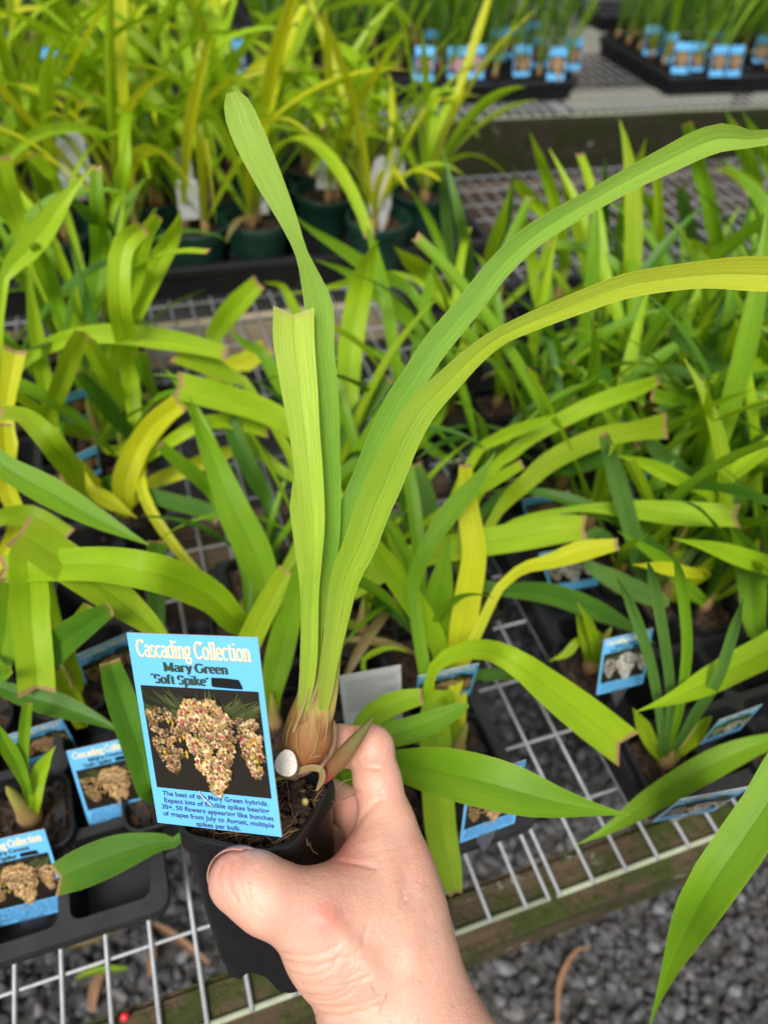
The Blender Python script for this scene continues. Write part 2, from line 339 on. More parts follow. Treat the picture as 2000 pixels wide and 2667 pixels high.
# ------------------------------------------------------------------ trays and pots
def rrect(w, h, r, n=4):
    out = []
    for cx, cy, a0 in ((w / 2 - r, h / 2 - r, 0), (-w / 2 + r, h / 2 - r, 90), (-w / 2 + r, -h / 2 + r, 180), (w / 2 - r, -h / 2 + r, 270)):
        for k in range(n + 1):
            a = math.radians(a0 + 90 * k / n); out.append((cx + r * math.cos(a), cy + r * math.sin(a)))
    return out
def rings_vf(rings, close_last=False, close_first=False):
    n = len(rings[0]); V = [p for r in rings for p in r]; F = []
    for i in range(len(rings) - 1):
        for k in range(n): F.append((i * n + k, i * n + (k + 1) % n, (i + 1) * n + (k + 1) % n, (i + 1) * n + k))
    if close_last: F.append(tuple((len(rings) - 1) * n + k for k in range(n)))
    if close_first: F.append(tuple(range(n - 1, -1, -1)))
    return V, F
def tray_mesh(nx, ny, pitch, depth, cell):
    parts = []; W, H = nx * pitch, ny * pitch; lip = .006
    for i in range(nx):
        for j in range(ny):
            cx, cy = (i + .5) * pitch, (j + .5) * pitch
            o = rrect(pitch, pitch, .0004); a = rrect(cell, cell, .006); b = rrect(cell * .86, cell * .86, .006)
            parts.append(rings_vf([[(cx + x, cy + y, depth) for x, y in o], [(cx + x, cy + y, depth) for x, y in a], [(cx + x, cy + y, depth - .0025) for x, y in rrect(cell - .001, cell - .001, .006)], [(cx + x, cy + y, .004) for x, y in b]], True))
    def ring(g, z, r): return [(W / 2 + x, H / 2 + y, z) for x, y in rrect(W + 2 * g, H + 2 * g, r)]
    parts.append(rings_vf([ring(0, depth - .0001, .0006), ring(lip, depth, .008), ring(lip + .001, depth - .002, .009), ring(lip, depth - .011, .008), ring(lip - .002, depth - .011, .008), ring(-.003, .001, .006)]))
    v, f = join(parts); return mesh('seedling_tray', v, f, M_TRAY)
TRAYS = {}
def tray(label, x0, y0, nx, ny, rz=0., pitch=.05, depth=.04, cell=.044):
    k = (nx, ny, pitch, depth)
    if k not in TRAYS: TRAYS[k] = tray_mesh(nx, ny, pitch, depth, cell)
    o = obj('seedling_tray', TRAYS[k], None, (x0, y0, .0008)); o.rotation_euler.z = rz
    tag(o, label, 'tray', 'black seedling trays'); return o
def square_pot(s, L, ratio=.76, rim=.0065):
    def r(w, z, rr): return [(x, y, z) for x, y in rrect(w, w, rr)]
    b = s * ratio; w0 = s - .003
    rings = [r(s - .0034, 0, .0095), r(s, -.0004, .0105), r(s + .0004, -rim, .0105), r(s - .0006, -rim - .0006, .0105), r(w0 - .001, -rim - .0012, .010), r(b + .002, -L + .006, .0075), r(b, -L, .007), ]
    v, f = rings_vf(rings, True)
    inner = [r(s - .0034, 0, .0095), r(s - .005, -.003, .009), r(b, -L + .003, .006)]
    v2, f2 = rings_vf(inner, True); return join([(v, f), (v2, [q[::-1] for q in f2])])
v, f = square_pot(.047, .044); ME_TUBE = mesh('pot', v, f, M_POT)
def soil_mesh(name, w, h, amp, n=14, rnd=None):
    V = []; F = []
    for j in range(n + 1):
        for i in range(n + 1):
            x = (i / n - .5) * w; y = (j / n - .5) * h
            if rnd: a = max(abs(x), abs(y)); q = math.hypot(x, y) or 1; x, y = x * a / q, y * a / q
            V.append((x, y, RNG.uniform(-amp, amp) if 0 < i < n and 0 < j < n else -amp))
    for j in range(n):
        for i in range(n): k = j * (n + 1) + i; F.append((k, k + 1, k + n + 2, k + n + 1))
    return mesh(name, V, F, M_SOIL)
ME_SOIL = soil_mesh('soil', .043, .043, .003)
def round_pot(R, H):
    def r(q, z, n=28): return [(q * math.cos(2 * math.pi * k / n), q * math.sin(2 * math.pi * k / n), z) for k in range(n)]
    v, f = rings_vf([r(R * .72, 0), r(R * .93, H - .014), r(R * .97, H - .013), r(R, H - .002), r(R - .001, H), r(R - .003, H), r(R - .005, H - .012), r(R * .7, .004)], True, True)
    return mesh('pot', v, f, M_GPOT, False)
ME_GPOT = round_pot(.0425, .08); ME_GSOIL = soil_mesh('soil', .076, .076, .0035, 12, True)
def bulb_mesh(name, prof, mat, n=16, bend=(0, 0)):   # prof: list of (z, rx, ry)
    V = []; UV = []; F = []; z0, z1 = prof[0][0], prof[-1][0]
    p = spline([(a, b, c) for a, b, c in prof], 0); p = p[::3]
    for i, (z, rx, ry) in enumerate(p):
        t = (z - z0) / (z1 - z0)
        for k in range(n + 1):
            a = 2 * math.pi * k / n; V.append((rx * math.cos(a) + bend[0] * t * t, ry * math.sin(a) + bend[1] * t * t, z)); UV.append((k / n, t))
    for i in range(len(p) - 1):
        for k in range(n): F.append((i * (n + 1) + k, i * (n + 1) + k + 1, (i + 1) * (n + 1) + k + 1, (i + 1) * (n + 1) + k))
    return mesh(name, V, F, mat, True, UV)
ME_BULB = bulb_mesh('pseudobulb', [(-.004, .005, .005), (.004, .0078, .007), (.011, .0083, .0072), (.022, .006, .005), (.036, .0042, .0034), (.05, .0026, .002), (.058, .0003, .0003)], M_BULB2, 12)

# ------------------------------------------------------------------ leaves
def leaf_mesh(pts, wid, lat, mat, nrm=None, fold=.16, cut=True, nu=4, roundtip=False):
    n = len(pts); V = []; UV = []; F = []
    t = np.gradient(pts, axis=0); t /= np.linalg.norm(t, axis=1)[:, None] + 1e-12
    vmax = 1.0 if cut else .975
    for i in range(n):
        l = lat[i] - t[i] * (lat[i] @ t[i]); l /= np.linalg.norm(l) + 1e-12; nn = np.cross(t[i], l)
        if nrm is not None and nn @ nrm < 0: nn = -nn
        for k in range(nu + 1):
            u = k / nu * 2 - 1; z = fold * abs(u) ** 1.15 * wid[i] - .5 * fold * wid[i]
            q = pts[i] + l * (u * wid[i] / 2) + nn * z
            if roundtip and i == n - 1: q = q - t[i] * (.10 * wid[i] * (1.2 * abs(u) ** 2 + .5 * max(0, .4 - abs(u))))
            elif cut and i == n - 1: q = q + t[i] * wid[i] * .16 * (abs(u) - .5)
            V.append(q); UV.append((k / nu, i / (n - 1) * vmax))
    for i in range(n - 1):
        for k in range(nu): a = i * (nu + 1) + k; F.append((a, a + 1, a + nu + 2, a + nu + 1))
    me = mesh('leaf', V, F, mat, True, UV)
    ev = np.empty(len(me.edges) * 2, np.int32); me.edges.foreach_get('vertices', ev); ev = ev.reshape(-1, 2) % (nu + 1)
    sh = me.attributes.new('sharp_edge', 'BOOLEAN', 'EDGE'); sh.data.foreach_set('value', (ev == nu // 2).all(1))
    return me
PL = {}                                             # traced plants by key
def plant(key, name, label, px, py, h=.044, group='orchids in black tube pots', pot=True, bulb=1.0, bmat=None, at=None):
    p = P(px, py, h) if at is None else np.array([at[0], at[1], h])
    e = empty(name, (p[0], p[1], .001)); tag(e, label, 'orchid', group)
    if pot:
        o = obj('pot', ME_TUBE, e, (0, 0, h + .004)); o.rotation_euler.z = random.uniform(-.06, .06); obj('soil', ME_SOIL, e, (0, 0, h - .004))
    if bulb:
        o = obj('pseudobulb', ME_BULB, e, (0, 0, h - .003)); o.scale = (bulb * .72, bulb * .72, bulb * random.uniform(.75, 1.0)); o.rotation_euler.z = random.uniform(0, 6)
    PL[key] = (e, p); return e
def leaf(key, reg, path, w, h, mat='g', tip='cut', base=True, fold=.21, roll=.55, seg=26, nu=4, depth=None):
    """path in picture coordinates from base to tip; w widths there; h heights above the bench (or depth = distances)"""
    e, bp = PL[key]; s = REG[reg][2]; n = len(path)
    w = np.interp(np.linspace(0, 1, n), np.linspace(0, 1, len(w)), w) / s
    pts = []
    if depth is not None:
        dd = np.interp(np.linspace(0, 1, n), np.linspace(0, 1, len(depth)), depth)
        for (x, y), z in zip(path, dd): pts.append(Q(*rp(reg, x, y), z))
    else:
        hh = np.interp(np.linspace(0, 1, n), np.linspace(0, 1, len(h)), h)
        for (x, y), z in zip(path, hh): pts.append(P(*rp(reg, x, y), z))
    pts = np.array(pts); wm = np.array([wi * toimg(q)[1] / FPX for wi, q in zip(w, pts)])
    if base:
        d0 = pts[0] - bp; L = np.linalg.norm(d0)
        if L > .012:
            T0 = pts[0] - pts[1]; T0 /= np.linalg.norm(T0); mid = .5 * (bp + np.array([0, 0, .45 * L])) + .5 * (pts[0] + T0 * .55 * L); mid[2] = max(mid[2], bp[2] + .01)
            pts = np.vstack([bp + (0, 0, .002), mid, pts]) if L > .04 else np.vstack([bp + (0, 0, .002), pts])
            k = len(pts) - len(wm); wm = np.concatenate([[.006, max(.008, wm[0] * .75)][:k], wm])
    a = resample(spline(np.column_stack([pts, wm]), 0), seg); pts, wm = a[:, :3], np.abs(a[:, 3])
    if tip == 'point':
        u = np.linspace(0, 1, seg); wm = wm * np.clip((1 - u) / .22, 0.03, 1) ** .6
    if tip == 'round':
        u = np.linspace(0, 1, seg); wm = wm * np.sqrt(np.clip(1 - (np.clip(u - .955, 0, 1) / .052) ** 2, .25, 1))
    t = np.gradient(pts, axis=0); lat = []
    prev = None
    for i in range(seg):
        v = pts[i] - CAM; v /= np.linalg.norm(v); pi = np.cross(t[i], v); pi /= np.linalg.norm(pi) + 1e-9
        lu = np.cross(t[i], (0, 0, -1.)); q = np.linalg.norm(lu); lu = lu / (q + 1e-9)
        if lu @ pi < 0: lu = -lu
        l = pi + roll * lu * min(1, q * 50); l /= np.linalg.norm(l)
        wm[i] /= max(.5, abs(l @ pi)); lat.append(l)
    o = np.array(e.location[:])
    me = leaf_mesh(pts - o, wm, np.array(lat), LM[mat], nrm=-(pts[seg // 2] - CAM), fold=fold, cut=(tip == 'cut'), nu=nu, roundtip=(tip == 'round'))
    return obj('leaf', me, e)
def grow_leaf(L, w, elev, droop, twist, mat, tip='point', seg=16, nu=4, fold=.21, z0=0., sway=0.):
    """a leaf that starts at the origin heading +X, for copies"""
    p = np.zeros(3); p[2] = z0; pts = [p.copy()]; e = elev; a = 0; ds = L / (seg - 1)
    for i in range(seg - 1):
        u = i / (seg - 1); e -= droop * ds / L * (0.3 + 1.7 * u); a += sway * ds / L
        p = p + ds * np.array([math.cos(e) * math.cos(a), math.cos(e) * math.sin(a), math.sin(e)]); pts.append(p.copy())
    pts = np.array(pts); u = np.linspace(0, 1, seg)
    wm = w * np.interp(u, [0, .12, .5, .8, 1.], [.38, .55, 1., .95, .72])
    if tip == 'point': wm = wm * np.clip((1 - u) / .3, .02, 1) ** .65
    t = np.gradient(pts, axis=0); lat = []
    for i in range(seg):
        l = np.array([-t[i][1], t[i][0], 0]); q = np.linalg.norm(l); l = l / q if q > 1e-6 else np.array([0, 1., 0]); nn = np.cross(t[i], l); th = twist * u[i]
        lat.append(l * math.cos(th) + nn / np.linalg.norm(nn) * math.sin(th))
    return leaf_mesh(pts, wm, np.array(lat), LM[mat], nrm=np.array([0, 0, 1.]), fold=fold, cut=(tip == 'cut'), nu=nu)

# ================================================================== TRAYS ON THE BENCHES
TRL = tray('black seedling tray at the lower left with an empty front corner cell', -.254, .139, 4, 6)
tray('black seedling tray behind the lower left one, under the tall lime leaves', -.262, .462, 5, 5)
tray('black seedling tray behind the hand, in the middle of the near bench', .021, .118, 3, 5)
tray('black seedling tray at the front right corner of the near bench', .2565, .0995, 7, 6)
tray('black seedling tray packed with upright leaves behind the front right one', .30, .425, 8, 6)
tray('long shallow black tray under the green round pots at left', -.46, .832, 8, 3, 0, .083, .045, .078)
tray('black tray under the green round pots beside the bare mesh', .215, .826, 3, 3, .02, .083, .045, .078)
tray('black tray on the second bench with its right end on bare mesh', .645, 1.452, 6, 7)
tray('black tray on the second bench at the right with paired tags', 1.1865, 1.452, 11, 6)
tray('empty looking black tray far back at the top edge', 1.30, 1.93, 6, 3)
tray('black tray on the second bench hidden behind the lime leaves', .30, 1.452, 6, 7)
tray('black tray on the second bench at the far left', -.25, 1.452, 10, 7)

# ================================================================== TRACED PLANTS
G1 = 'orchids in black tube pots'
PK = [('A1', 'tall lime orchid with brown bulb at left, leaf bent over at its top', 257, 1150), ('A2', 'orchid with reddish stems and pointed lime leaves beside the tall left one', 400, 1055),
 ('A3', 'orchid at the left edge with one long arching lime leaf and a yellow leaf', -70, 1200), ('L1', 'orchid with a yellow arching leaf and small yellow curled leaf', 325, 1335),
 ('M1', 'orchid with broad cut leaves and a dark leaf left of the held stems', 640, 1660), ('M2', 'orchid with one wide bright leaf just behind the tag in hand', 715, 1890),
 ('L3', 'orchid with a dark cut leaf hanging over the empty tray cell', 420, 2060), ('L6', 'orchid behind the held tag with a big cut leaf reaching left', 430, 1880),
 ('L4', 'orchid at left with a drooping square cut leaf and brown bulb', 190, 1790), ('L5', 'young orchid with a tan bulb behind the lower left tag', 85, 2135),
 ('L7', 'orchid off the left edge with a wide green leaf reaching right', -90, 1560), ('L8', 'orchid at the left edge with a dark level leaf over the second tag', -60, 1850),
 ('MA', 'orchid right of the held bulb with an upright yellow lime leaf', 1190, 1960), ('M3', 'orchid behind the held stems with a broad level lime leaf', 940, 1640),
 ('M4', 'orchid behind the held leaves with one upright lime leaf', 890, 1330), ('M5', 'orchid behind the hand with a wide pointed leaf reaching right', 1010, 2090),
 ('N1', 'orchid in the middle right with long arching cut leaves', 1225, 1560), ('R1', 'orchid with an orange yellow bulb beside the white flower tag', 1534, 1740),
 ('R2', 'orchid with yellow bulbs in the front right corner pot', 1730, 1985), ('R3', 'orchid at the right edge with a long leaf hanging to the gravel', 2040, 1990),
 ('R4', 'orchid at the right edge with a yellow green pointed leaf', 2100, 1740), ('R5', 'orchid at right with lime leaves pointing left', 2080, 1560),
 ('R6', 'orchid in the right thicket with dull bluish leaves', 1720, 1560)]
for k, lb, px, py in PK:
    plant(k, 'orchid_plant', lb, px, py, bulb=1.15 if k in ('A1', 'L5', 'R1', 'R2') else .9)
LV = [
 # left, upper
 ('A1', 'S', [(350, 1137), (338, 977), (329, 892), (312, 802), (310, 696), (321, 640), (345, 610), (375, 590)], [30, 50, 58, 58, 58, 54, 40], [.10, .24, .27], 'l', 'cut'),
 ('A1', 'A', [(800, 2080), (820, 1950), (900, 1780), (1010, 1560), (1090, 1400), (1112, 1290)], [90, 120, 130, 110, 30], [.14, .27], 'l', 'point'),
 ('A1', 'A', [(830, 1750), (850, 1600), (900, 1440), (975, 1330)], [90, 110, 100, 70], [.2, .27], 'l', 'cut'),
 ('A1', 'D', [(820, 690), (720, 570), (600, 420), (480, 280)], [60, 100, 100, 50], [.1, .2], 'd', 'cut'),
 ('A1', 'D', [(290, 610), (330, 480), (390, 320), (450, 160), (520, 40)], [50, 110, 120, 110], [.1, .22], 'o', 'cut'),
 ('A1', 'D', [(760, 460), (680, 330), (610, 210), (540, 90)], [60, 100, 110, 90], [.12, .22], 'l', 'cut'),
 ('A1', 'A', [(400, 2050), (330, 1800), (270, 1650), (210, 1500)], [60, 100, 110, 60], [.14, .24], 'g', 'cut'),
 ('A1', 'A', [(540, 2050), (580, 1850), (620, 1600), (610, 1440), (600, 1300), (590, 1020)], [80, 110, 120, 100, 70], [.12, .26], 'g', 'cut'),
 ('A1', 'A', [(700, 1440), (560, 1330), (440, 1230)], [30, 80, 40], [.2, .25], 'd', 'cut'),
 ('A1', 'A', [(20, 1750), (120, 1600), (250, 1440), (380, 1250), (480, 1130), (590, 1010)], [60, 130, 150, 130, 80, 40], [.22, .27], 'l', 'point'),
 ('A1', 'A', [(700, 1300), (740, 1150), (770, 1000), (800, 740)], [40, 90, 110, 30], [.17, .24], 'l', 'point'),
 ('A1', 'A', [(150, 1480), (70, 1300), (20, 1150), (-20, 960)], [90, 150, 170, 150], [.2, .27], 'l', 'cut'),
 ('A1', 'A', [(370, 1180), (300, 1060), (200, 950)], [40, 70, 80], [.2, .25], 'l', 'cut'),
 ('A2', 'D', [(960, 430), (900, 300), (860, 160)], [40, 80, 90], [.1, .18], 'g', 'cut'),
 ('A2', 'A', [(440, 2000), (480, 1780), (470, 1650)], [50, 75, 40], [.1, .18], 'l', 'point'),
 ('A3', 'D', [(60, 330), (150, 215), (300, 120), (450, 70), (700, 45), (1000, 80), (1200, 115), (1400, 165)], [50, 65, 90, 105, 120, 130, 110, 88], [.14, .19, .17], 'l', 'cut'),
 ('A3', 'D', [(60, 800), (35, 600), (40, 450), (65, 300), (95, 140)], [80, 90, 100, 115, 130], [.14, .2], 'y', 'cut'),
 ('L1', 'D', [(510, 1030), (450, 900), (350, 760), (250, 640), (130, 545), (0, 535)], [60, 130, 150, 140, 100, 80], [.12, .2, .19], 'o', 'cut'),
 ('L1', 'D', [(770, 1110), (770, 950), (850, 750), (950, 600), (1110, 470)], [90, 150, 140, 130, 125], [.09, .17], 'y', 'cut'),
 ('L1', 'D', [(560, 1000), (640, 1060), (740, 1120), (850, 1185)], [60, 120, 110, 20], [.12, .1], 'y', 'point'),
 ('L1', 'D', [(920, 980), (1100, 900), (1300, 820), (1480, 745)], [80, 100, 95, 60], [.07, .1], 'y', 'cut'),
 ('L1', 'D', [(870, 1020), (1050, 1080), (1250, 1130), (1350, 1190)], [80, 100, 100, 70], [.10, .09], 'd', 'cut'),
 ('L1', 'D', [(830, 900), (950, 780), (1100, 680), (1250, 600), (1450, 590), (1659, 650)], [30, 60, 80, 90, 90, 80], [.10, .15, .12], 'l', 'cut'),
 ('M1', 'D', [(1640, 1620), (1570, 1400), (1450, 1150), (1330, 850), (1230, 620), (1172, 430)], [150, 215, 200, 140, 95, 30], [.08, .2], 'g', 'point'),
 ('M1', 'D', [(1340, 1090), (1250, 960), (1120, 850), (985, 730)], [70, 90, 90, 62], [.1, .16], 'g', 'cut'),
 ('M1', 'D', [(1659, 1120), (1580, 950), (1480, 750), (1400, 520)], [70, 105, 110, 80], [.08, .14], 'd', 'cut'),
 ('M3', 'D', [(1960, 820), (1860, 680), (1740, 580), (1600, 510), (1450, 462), (1300, 422), (1090, 365)], [60, 110, 140, 155, 165, 170, 165], [.12, .17], 'l', 'cut'),
 ('M1', 'D', [(1560, 410), (1400, 300), (1250, 225), (1072, 160)], [50, 100, 125, 125], [.14, .17], 'o', 'cut'),
 ('M1', 'D', [(1659, 230), (1540, 130), (1450, 60), (1400, -20)], [90, 100, 70, 40], [.14, .17], 'g', 'point'),
 ('M1', 'D', [(1370, 280), (1500, 230), (1659, 120)], [80, 120, 110], [.10, .11], 'y', 'cut'),
 ('M1', 'D', [(1440, 1810), (1330, 1690), (1150, 1590), (900, 1510), (600, 1470), (300, 1480), (0, 1500)], [160, 190, 225, 235, 215, 190, 170], [.12, .19, .17], 'l', 'cut'),
 ('M1', 'E', [(-60, 2060), (20, 1900), (110, 1720), (235, 1510)], [150, 150, 145, 125], [.1, .15], 'o', 'cut'),
 ('M2', 'E', [(130, 2300), (180, 2050), (240, 1800), (300, 1600), (350, 1400)], [120, 170, 160, 130, 90], [.08, .17], 'g', 'cut'),
 ('L7', 'D', [(-80, 800), (80, 900), (300, 1020), (550, 1160), (750, 1265), (920, 1350)], [120, 150, 195, 205, 170, 60], [.2, .17], 'g', 'point'),
 ('L6', 'D', [(990, 1920), (800, 1740), (600, 1590), (350, 1420), (112, 1268)], [100, 180, 225, 240, 218], [.13, .2], 'o', 'cut'),
 ('L6', 'D', [(970, 1560), (965, 1450), (970, 1325)], [110, 118, 120], [.1, .13], 'd', 'cut'),
 ('L4', 'S', [(70, 1480), (78, 1540), (80, 1610), (90, 1715), (97, 1803)], [85, 92, 92, 90, 88], [.18, .12], 'l', 'cut'),
 ('L4', 'Z', [(180, 330), (230, 260), (330, 150), (470, 50), (600, -30)], [60, 150, 170, 140, 80], [.1, .17], 'd', 'cut'),
 ('L4', 'Z', [(420, 330), (370, 200), (420, 60), (480, -50)], [50, 70, 90, 60], [.09, .15], 'o', 'cut'),
 ('L4', 'Z', [(440, 600), (390, 500), (340, 400), (310, 300)], [60, 80, 70, 50], [.07, .12], 'o', 'cut'),
 ('L7', 'D', [(-60, 2200), (20, 1950), (40, 1750), (60, 1560)], [120, 160, 150, 110], [.1, .17], 'g', 'cut'),
 ('L7', 'D', [(-60, 1200), (100, 1170), (220, 1180), (420, 1300)], [90, 130, 130, 120], [.14, .13], 'o', 'cut'),
 ('L7', 'D', [(100, 1220), (40, 1000), (30, 800), (20, 600)], [90, 110, 120, 90], [.12, .19], 'y', 'cut'),
 ('L8', 'Z', [(-60, 370), (60, 420), (300, 490), (500, 560), (660, 640)], [50, 90, 135, 110, 70], [.12, .1], 'd', 'point'),
 ('L8', 'Z', [(-40, 250), (10, 330), (60, 300)], [60, 60, 40], [.12, .15], 'g', 'cut'),
 ('L3', 'Z', [(810, 960), (770, 800), (710, 620), (640, 420), (590, 255)], [110, 150, 160, 145, 105], [.08, .15], 'd', 'cut'),
 ('L3', 'Z', [(975, 1212), (850, 1235), (650, 1290), (450, 1370), (300, 1435)], [45, 100, 190, 205, 160], [.09, .07], 'd', 'cut'),
 ('L5', 'Z', [(150, 960), (100, 830), (30, 700), (-40, 560)], [40, 70, 80, 40], [.08, .13], 'g', 'point'),
 ('L5', 'Z', [(140, 940), (125, 760), (135, 600), (150, 480)], [40, 55, 60, 50], [.08, .14], 'g', 'cut'),
 ('L5', 'Z', [(190, 1020), (200, 900), (240, 800), (302, 710)], [60, 85, 70, 20], [.07, .1], 'l', 'point'),
 # middle
 ('M3', 'E', [(560, 1700), (660, 1630), (800, 1530), (950, 1440), (1300, 1360), (1659, 1300), (1900, 1255), (2075, 1245)], [60, 95, 125, 150, 165, 180, 180, 150], [.09, .14], 'l', 'cut'),
 ('MA', 'E', [(1190, 2140), (1170, 1980), (1090, 1830), (1000, 1690), (900, 1540), (780, 1380), (740, 1240)], [80, 110, 140, 150, 150, 120, 60], [.07, .17], 'l', 'cut'),
 ('MA', 'E', [(1290, 2080), (1310, 1900), (1350, 1650), (1385, 1400), (1345, 1100), (1330, 850)], [120, 160, 165, 150, 130, 75], [.08, .19], 'y', 'cut'),
 ('MA', 'E', [(1010, 1650), (1040, 1500), (1100, 1350), (1250, 1130), (1400, 960), (1515, 780)], [80, 100, 95, 135, 150, 60], [.14, .21], 'g', 'point'),
 ('MA', 'E', [(1200, 2100), (1150, 1850), (1180, 1600), (1230, 1300)], [110, 170, 160, 90], [.06, .14], 'g', 'point'),
 ('MA', 'G', [(40, 300), (120, 205), (280, 170), (430, 220), (600, 350), (780, 490), (970, 637)], [50, 75, 95, 120, 165, 190, 188], [.12, .17, .11], 'l', 'cut'),
 ('MA', 'G', [(50, 480), (60, 560), (70, 800), (90, 1050), (130, 1240), (160, 1345)], [130, 145, 150, 150, 120, 60], [.1, .06], 'l', 'cut'),
 ('MA', 'G', [(230, 310), (330, 290), (480, 290)], [40, 60, 40], [.06, .06], 'd', 'cut'),
 ('MA', 'F', [(-40, 1690), (60, 1560), (160, 1490), (320, 1450), (500, 1390), (735, 1345)], [60, 60, 70, 95, 130, 70], [.12, .17], 'y', 'cut'),
 ('MA', 'E', [(700, 2100), (780, 2010), (880, 1985), (975, 2010)], [30, 45, 45, 30], [.08, .09], 'l', 'point'),
 ('MA', 'E', [(880, 1760), (800, 1720), (722, 1680)], [50, 90, 40], [.07, .1], 'd', 'point'),
 ('M5', 'S', [(985, 1985), (1060, 1996), (1150, 2012), (1290, 2045), (1450, 2090), (1642, 2125)], [50, 85, 122, 128, 95, 30], [.13, .165, .18, .17], 'g', 'point'),
 ('M5', 'S', [(960, 1935), (1060, 1905), (1140, 1875), (1220, 1835)], [60, 66, 55, 25], [.13, .15], 'g', 'round'),
 ('M5', 'S', [(940, 1900), (990, 1850), (1050, 1825), (1100, 1815)], [50, 60, 55, 40], [.12, .13], 'l', 'cut'),
 ('M4', 'S', [(895, 1180), (903, 1040), (915, 890), (935, 770), (955, 690), (985, 624)], [45, 60, 64, 64, 60, 22], [.09, .24], 'l', 'point'),
 ('M4', 'E', [(560, 700), (640, 590), (740, 470), (860, 320)], [60, 110, 115, 70], [.1, .16], 'b', 'cut'),
 ('M4', 'E', [(580, 1080), (650, 900), (760, 700), (880, 480), (960, 260)], [90, 140, 150, 120, 40], [.09, .19], 'g', 'point'),
 ('M4', 'E', [(580, 920), (620, 1060), (640, 1200)], [70, 90, 80], [.09, .08], 'l', 'cut'),
 ('M4', 'E', [(950, 280), (850, 200), (740, 140), (690, 90)], [50, 70, 60, 30], [.12, .15], 'g', 'point'),
 ('M4', 'E', [(1170, 1260), (1120, 1160), (1080, 1020), (1020, 850)], [70, 105, 110, 80], [.06, .12], 'b', 'cut'),
 ('M4', 'E', [(1040, 1360), (1010, 1180), (960, 980)], [120, 150, 110], [.05, .1], 'd', 'cut'),
 ('M4', 'E', [(930, 1400), (880, 1280), (840, 1180)], [90, 110, 80], [.07, .1], 'l', 'cut'),
 ('M4', 'E', [(1040, 720), (1150, 780), (1290, 840)], [40, 70, 40], [.1, .11], 'g', 'point'),
 ('M4', 'B', [(1050, 1740), (800, 1700), (620, 1740), (420, 1790), (220, 1810)], [30, 50, 55, 45, 20], [.14, .16], 'l', 'point'),
 ('M4', 'B', [(1120, 2100), (950, 1950), (800, 1830), (600, 1680), (400, 1600)], [60, 90, 95, 70, 30], [.1, .19], 'g', 'point'),
 ('M4', 'B', [(1000, 1800), (800, 1700), (600, 1560), (400, 1430), (255, 1310)], [60, 85, 90, 75, 40], [.13, .22], 'g', 'point'),
 ('M4', 'S', [(560, 905), (580, 840), (620, 790), (675, 735)], [40, 52, 56, 40], [.1, .16], 'l', 'cut'),
 ('M4', 'S', [(800, 860), (765, 800), (735, 745), (685, 735)], [20, 28, 26, 14], [.11, .16], 'l', 'point'),
 # right
 ('N1', 'F', [(-30, 1180), (60, 1060), (150, 980), (320, 830), (600, 695), (850, 645), (1035, 615)], [60, 90, 105, 125, 130, 120, 160], [.11, .19], 'o', 'cut'),
 ('N1', 'F', [(-50, 900), (60, 800), (190, 690), (400, 570), (650, 455), (850, 385), (990, 330)], [60, 80, 85, 100, 110, 100, 60], [.13, .22], 'l', 'cut'),
 ('N1', 'F', [(-150, 800), (0, 690), (200, 605), (415, 525)], [60, 75, 80, 20], [.14, .2], 'l', 'point'),
 ('N1', 'F', [(40, 1240), (200, 1175), (500, 1125), (800, 1130), (1100, 1155), (1475, 1170)], [40, 40, 45, 110, 150, 140], [.11, .16], 'l', 'cut'),
 ('N1', 'F', [(-20, 1620), (300, 1650), (550, 1735), (800, 1850), (960, 1960)], [80, 130, 130, 90, 30], [.1, .08], 'd', 'point'),
 ('N1', 'F', [(250, 900), (420, 870), (640, 810), (860, 720)], [60, 100, 110, 80], [.11, .16], 'd', 'cut'),
 ('R6', 'F', [(890, 1560), (870, 1450), (800, 1200), (720, 920), (642, 660)], [80, 100, 110, 110, 62], [.08, .2], 'b', 'cut'),
 ('R6', 'F', [(540, 1450), (700, 1560), (860, 1640), (1050, 1712)], [60, 120, 125, 80], [.12, .1], 'b', 'round'),
 ('R6', 'F', [(1320, 1070), (1100, 940), (900, 850), (712, 790)], [50, 90, 95, 30], [.14, .18], 'l', 'point'),
 ('R6', 'F', [(1300, 1100), (1180, 960), (1050, 830), (880, 690)], [80, 110, 105, 70], [.1, .16], 'b', 'cut'),
 ('R6', 'F', [(1260, 1700), (1150, 1600), (1000, 1440), (730, 1262)], [60, 90, 85, 30], [.09, .15], 'g', 'point'),
 ('R6', 'F', [(1190, 1525), (1000, 1490), (820, 1470)], [70, 85, 30], [.12, .15], 'y', 'point'),
 ('R6', 'F', [(1490, 830), (1400, 660), (1200, 510), (940, 420)], [80, 95, 95, 85], [.12, .19], 'g', 'cut'),
 ('R6', 'F', [(1100, 740), (1250, 510), (1390, 270)], [80, 105, 40], [.13, .22], 'g', 'point'),
 ('R6', 'F', [(1380, 300), (1250, 180), (1150, 90), (1050, 20)], [90, 100, 90, 60], [.16, .23], 'b', 'cut'),
 ('R6', 'F', [(1420, 260), (1450, 100), (1500, -50)], [90, 100, 60], [.16, .24], 'l', 'cut'),
 ('R5', 'F', [(1800, 1500), (1600, 1460), (1400, 1395), (1250, 1350), (1066, 1308)], [110, 125, 115, 90, 30], [.13, .17], 'l', 'point'),
 ('R5', 'F', [(1800, 200), (1600, 250), (1400, 300), (1148, 385)], [90, 105, 90, 30], [.16, .21], 'l', 'point'),
 ('R5', 'F', [(1600, 1900), (1560, 1600), (1500, 1350), (1430, 1240)], [110, 160, 140, 60], [.08, .16], 'g', 'point'),
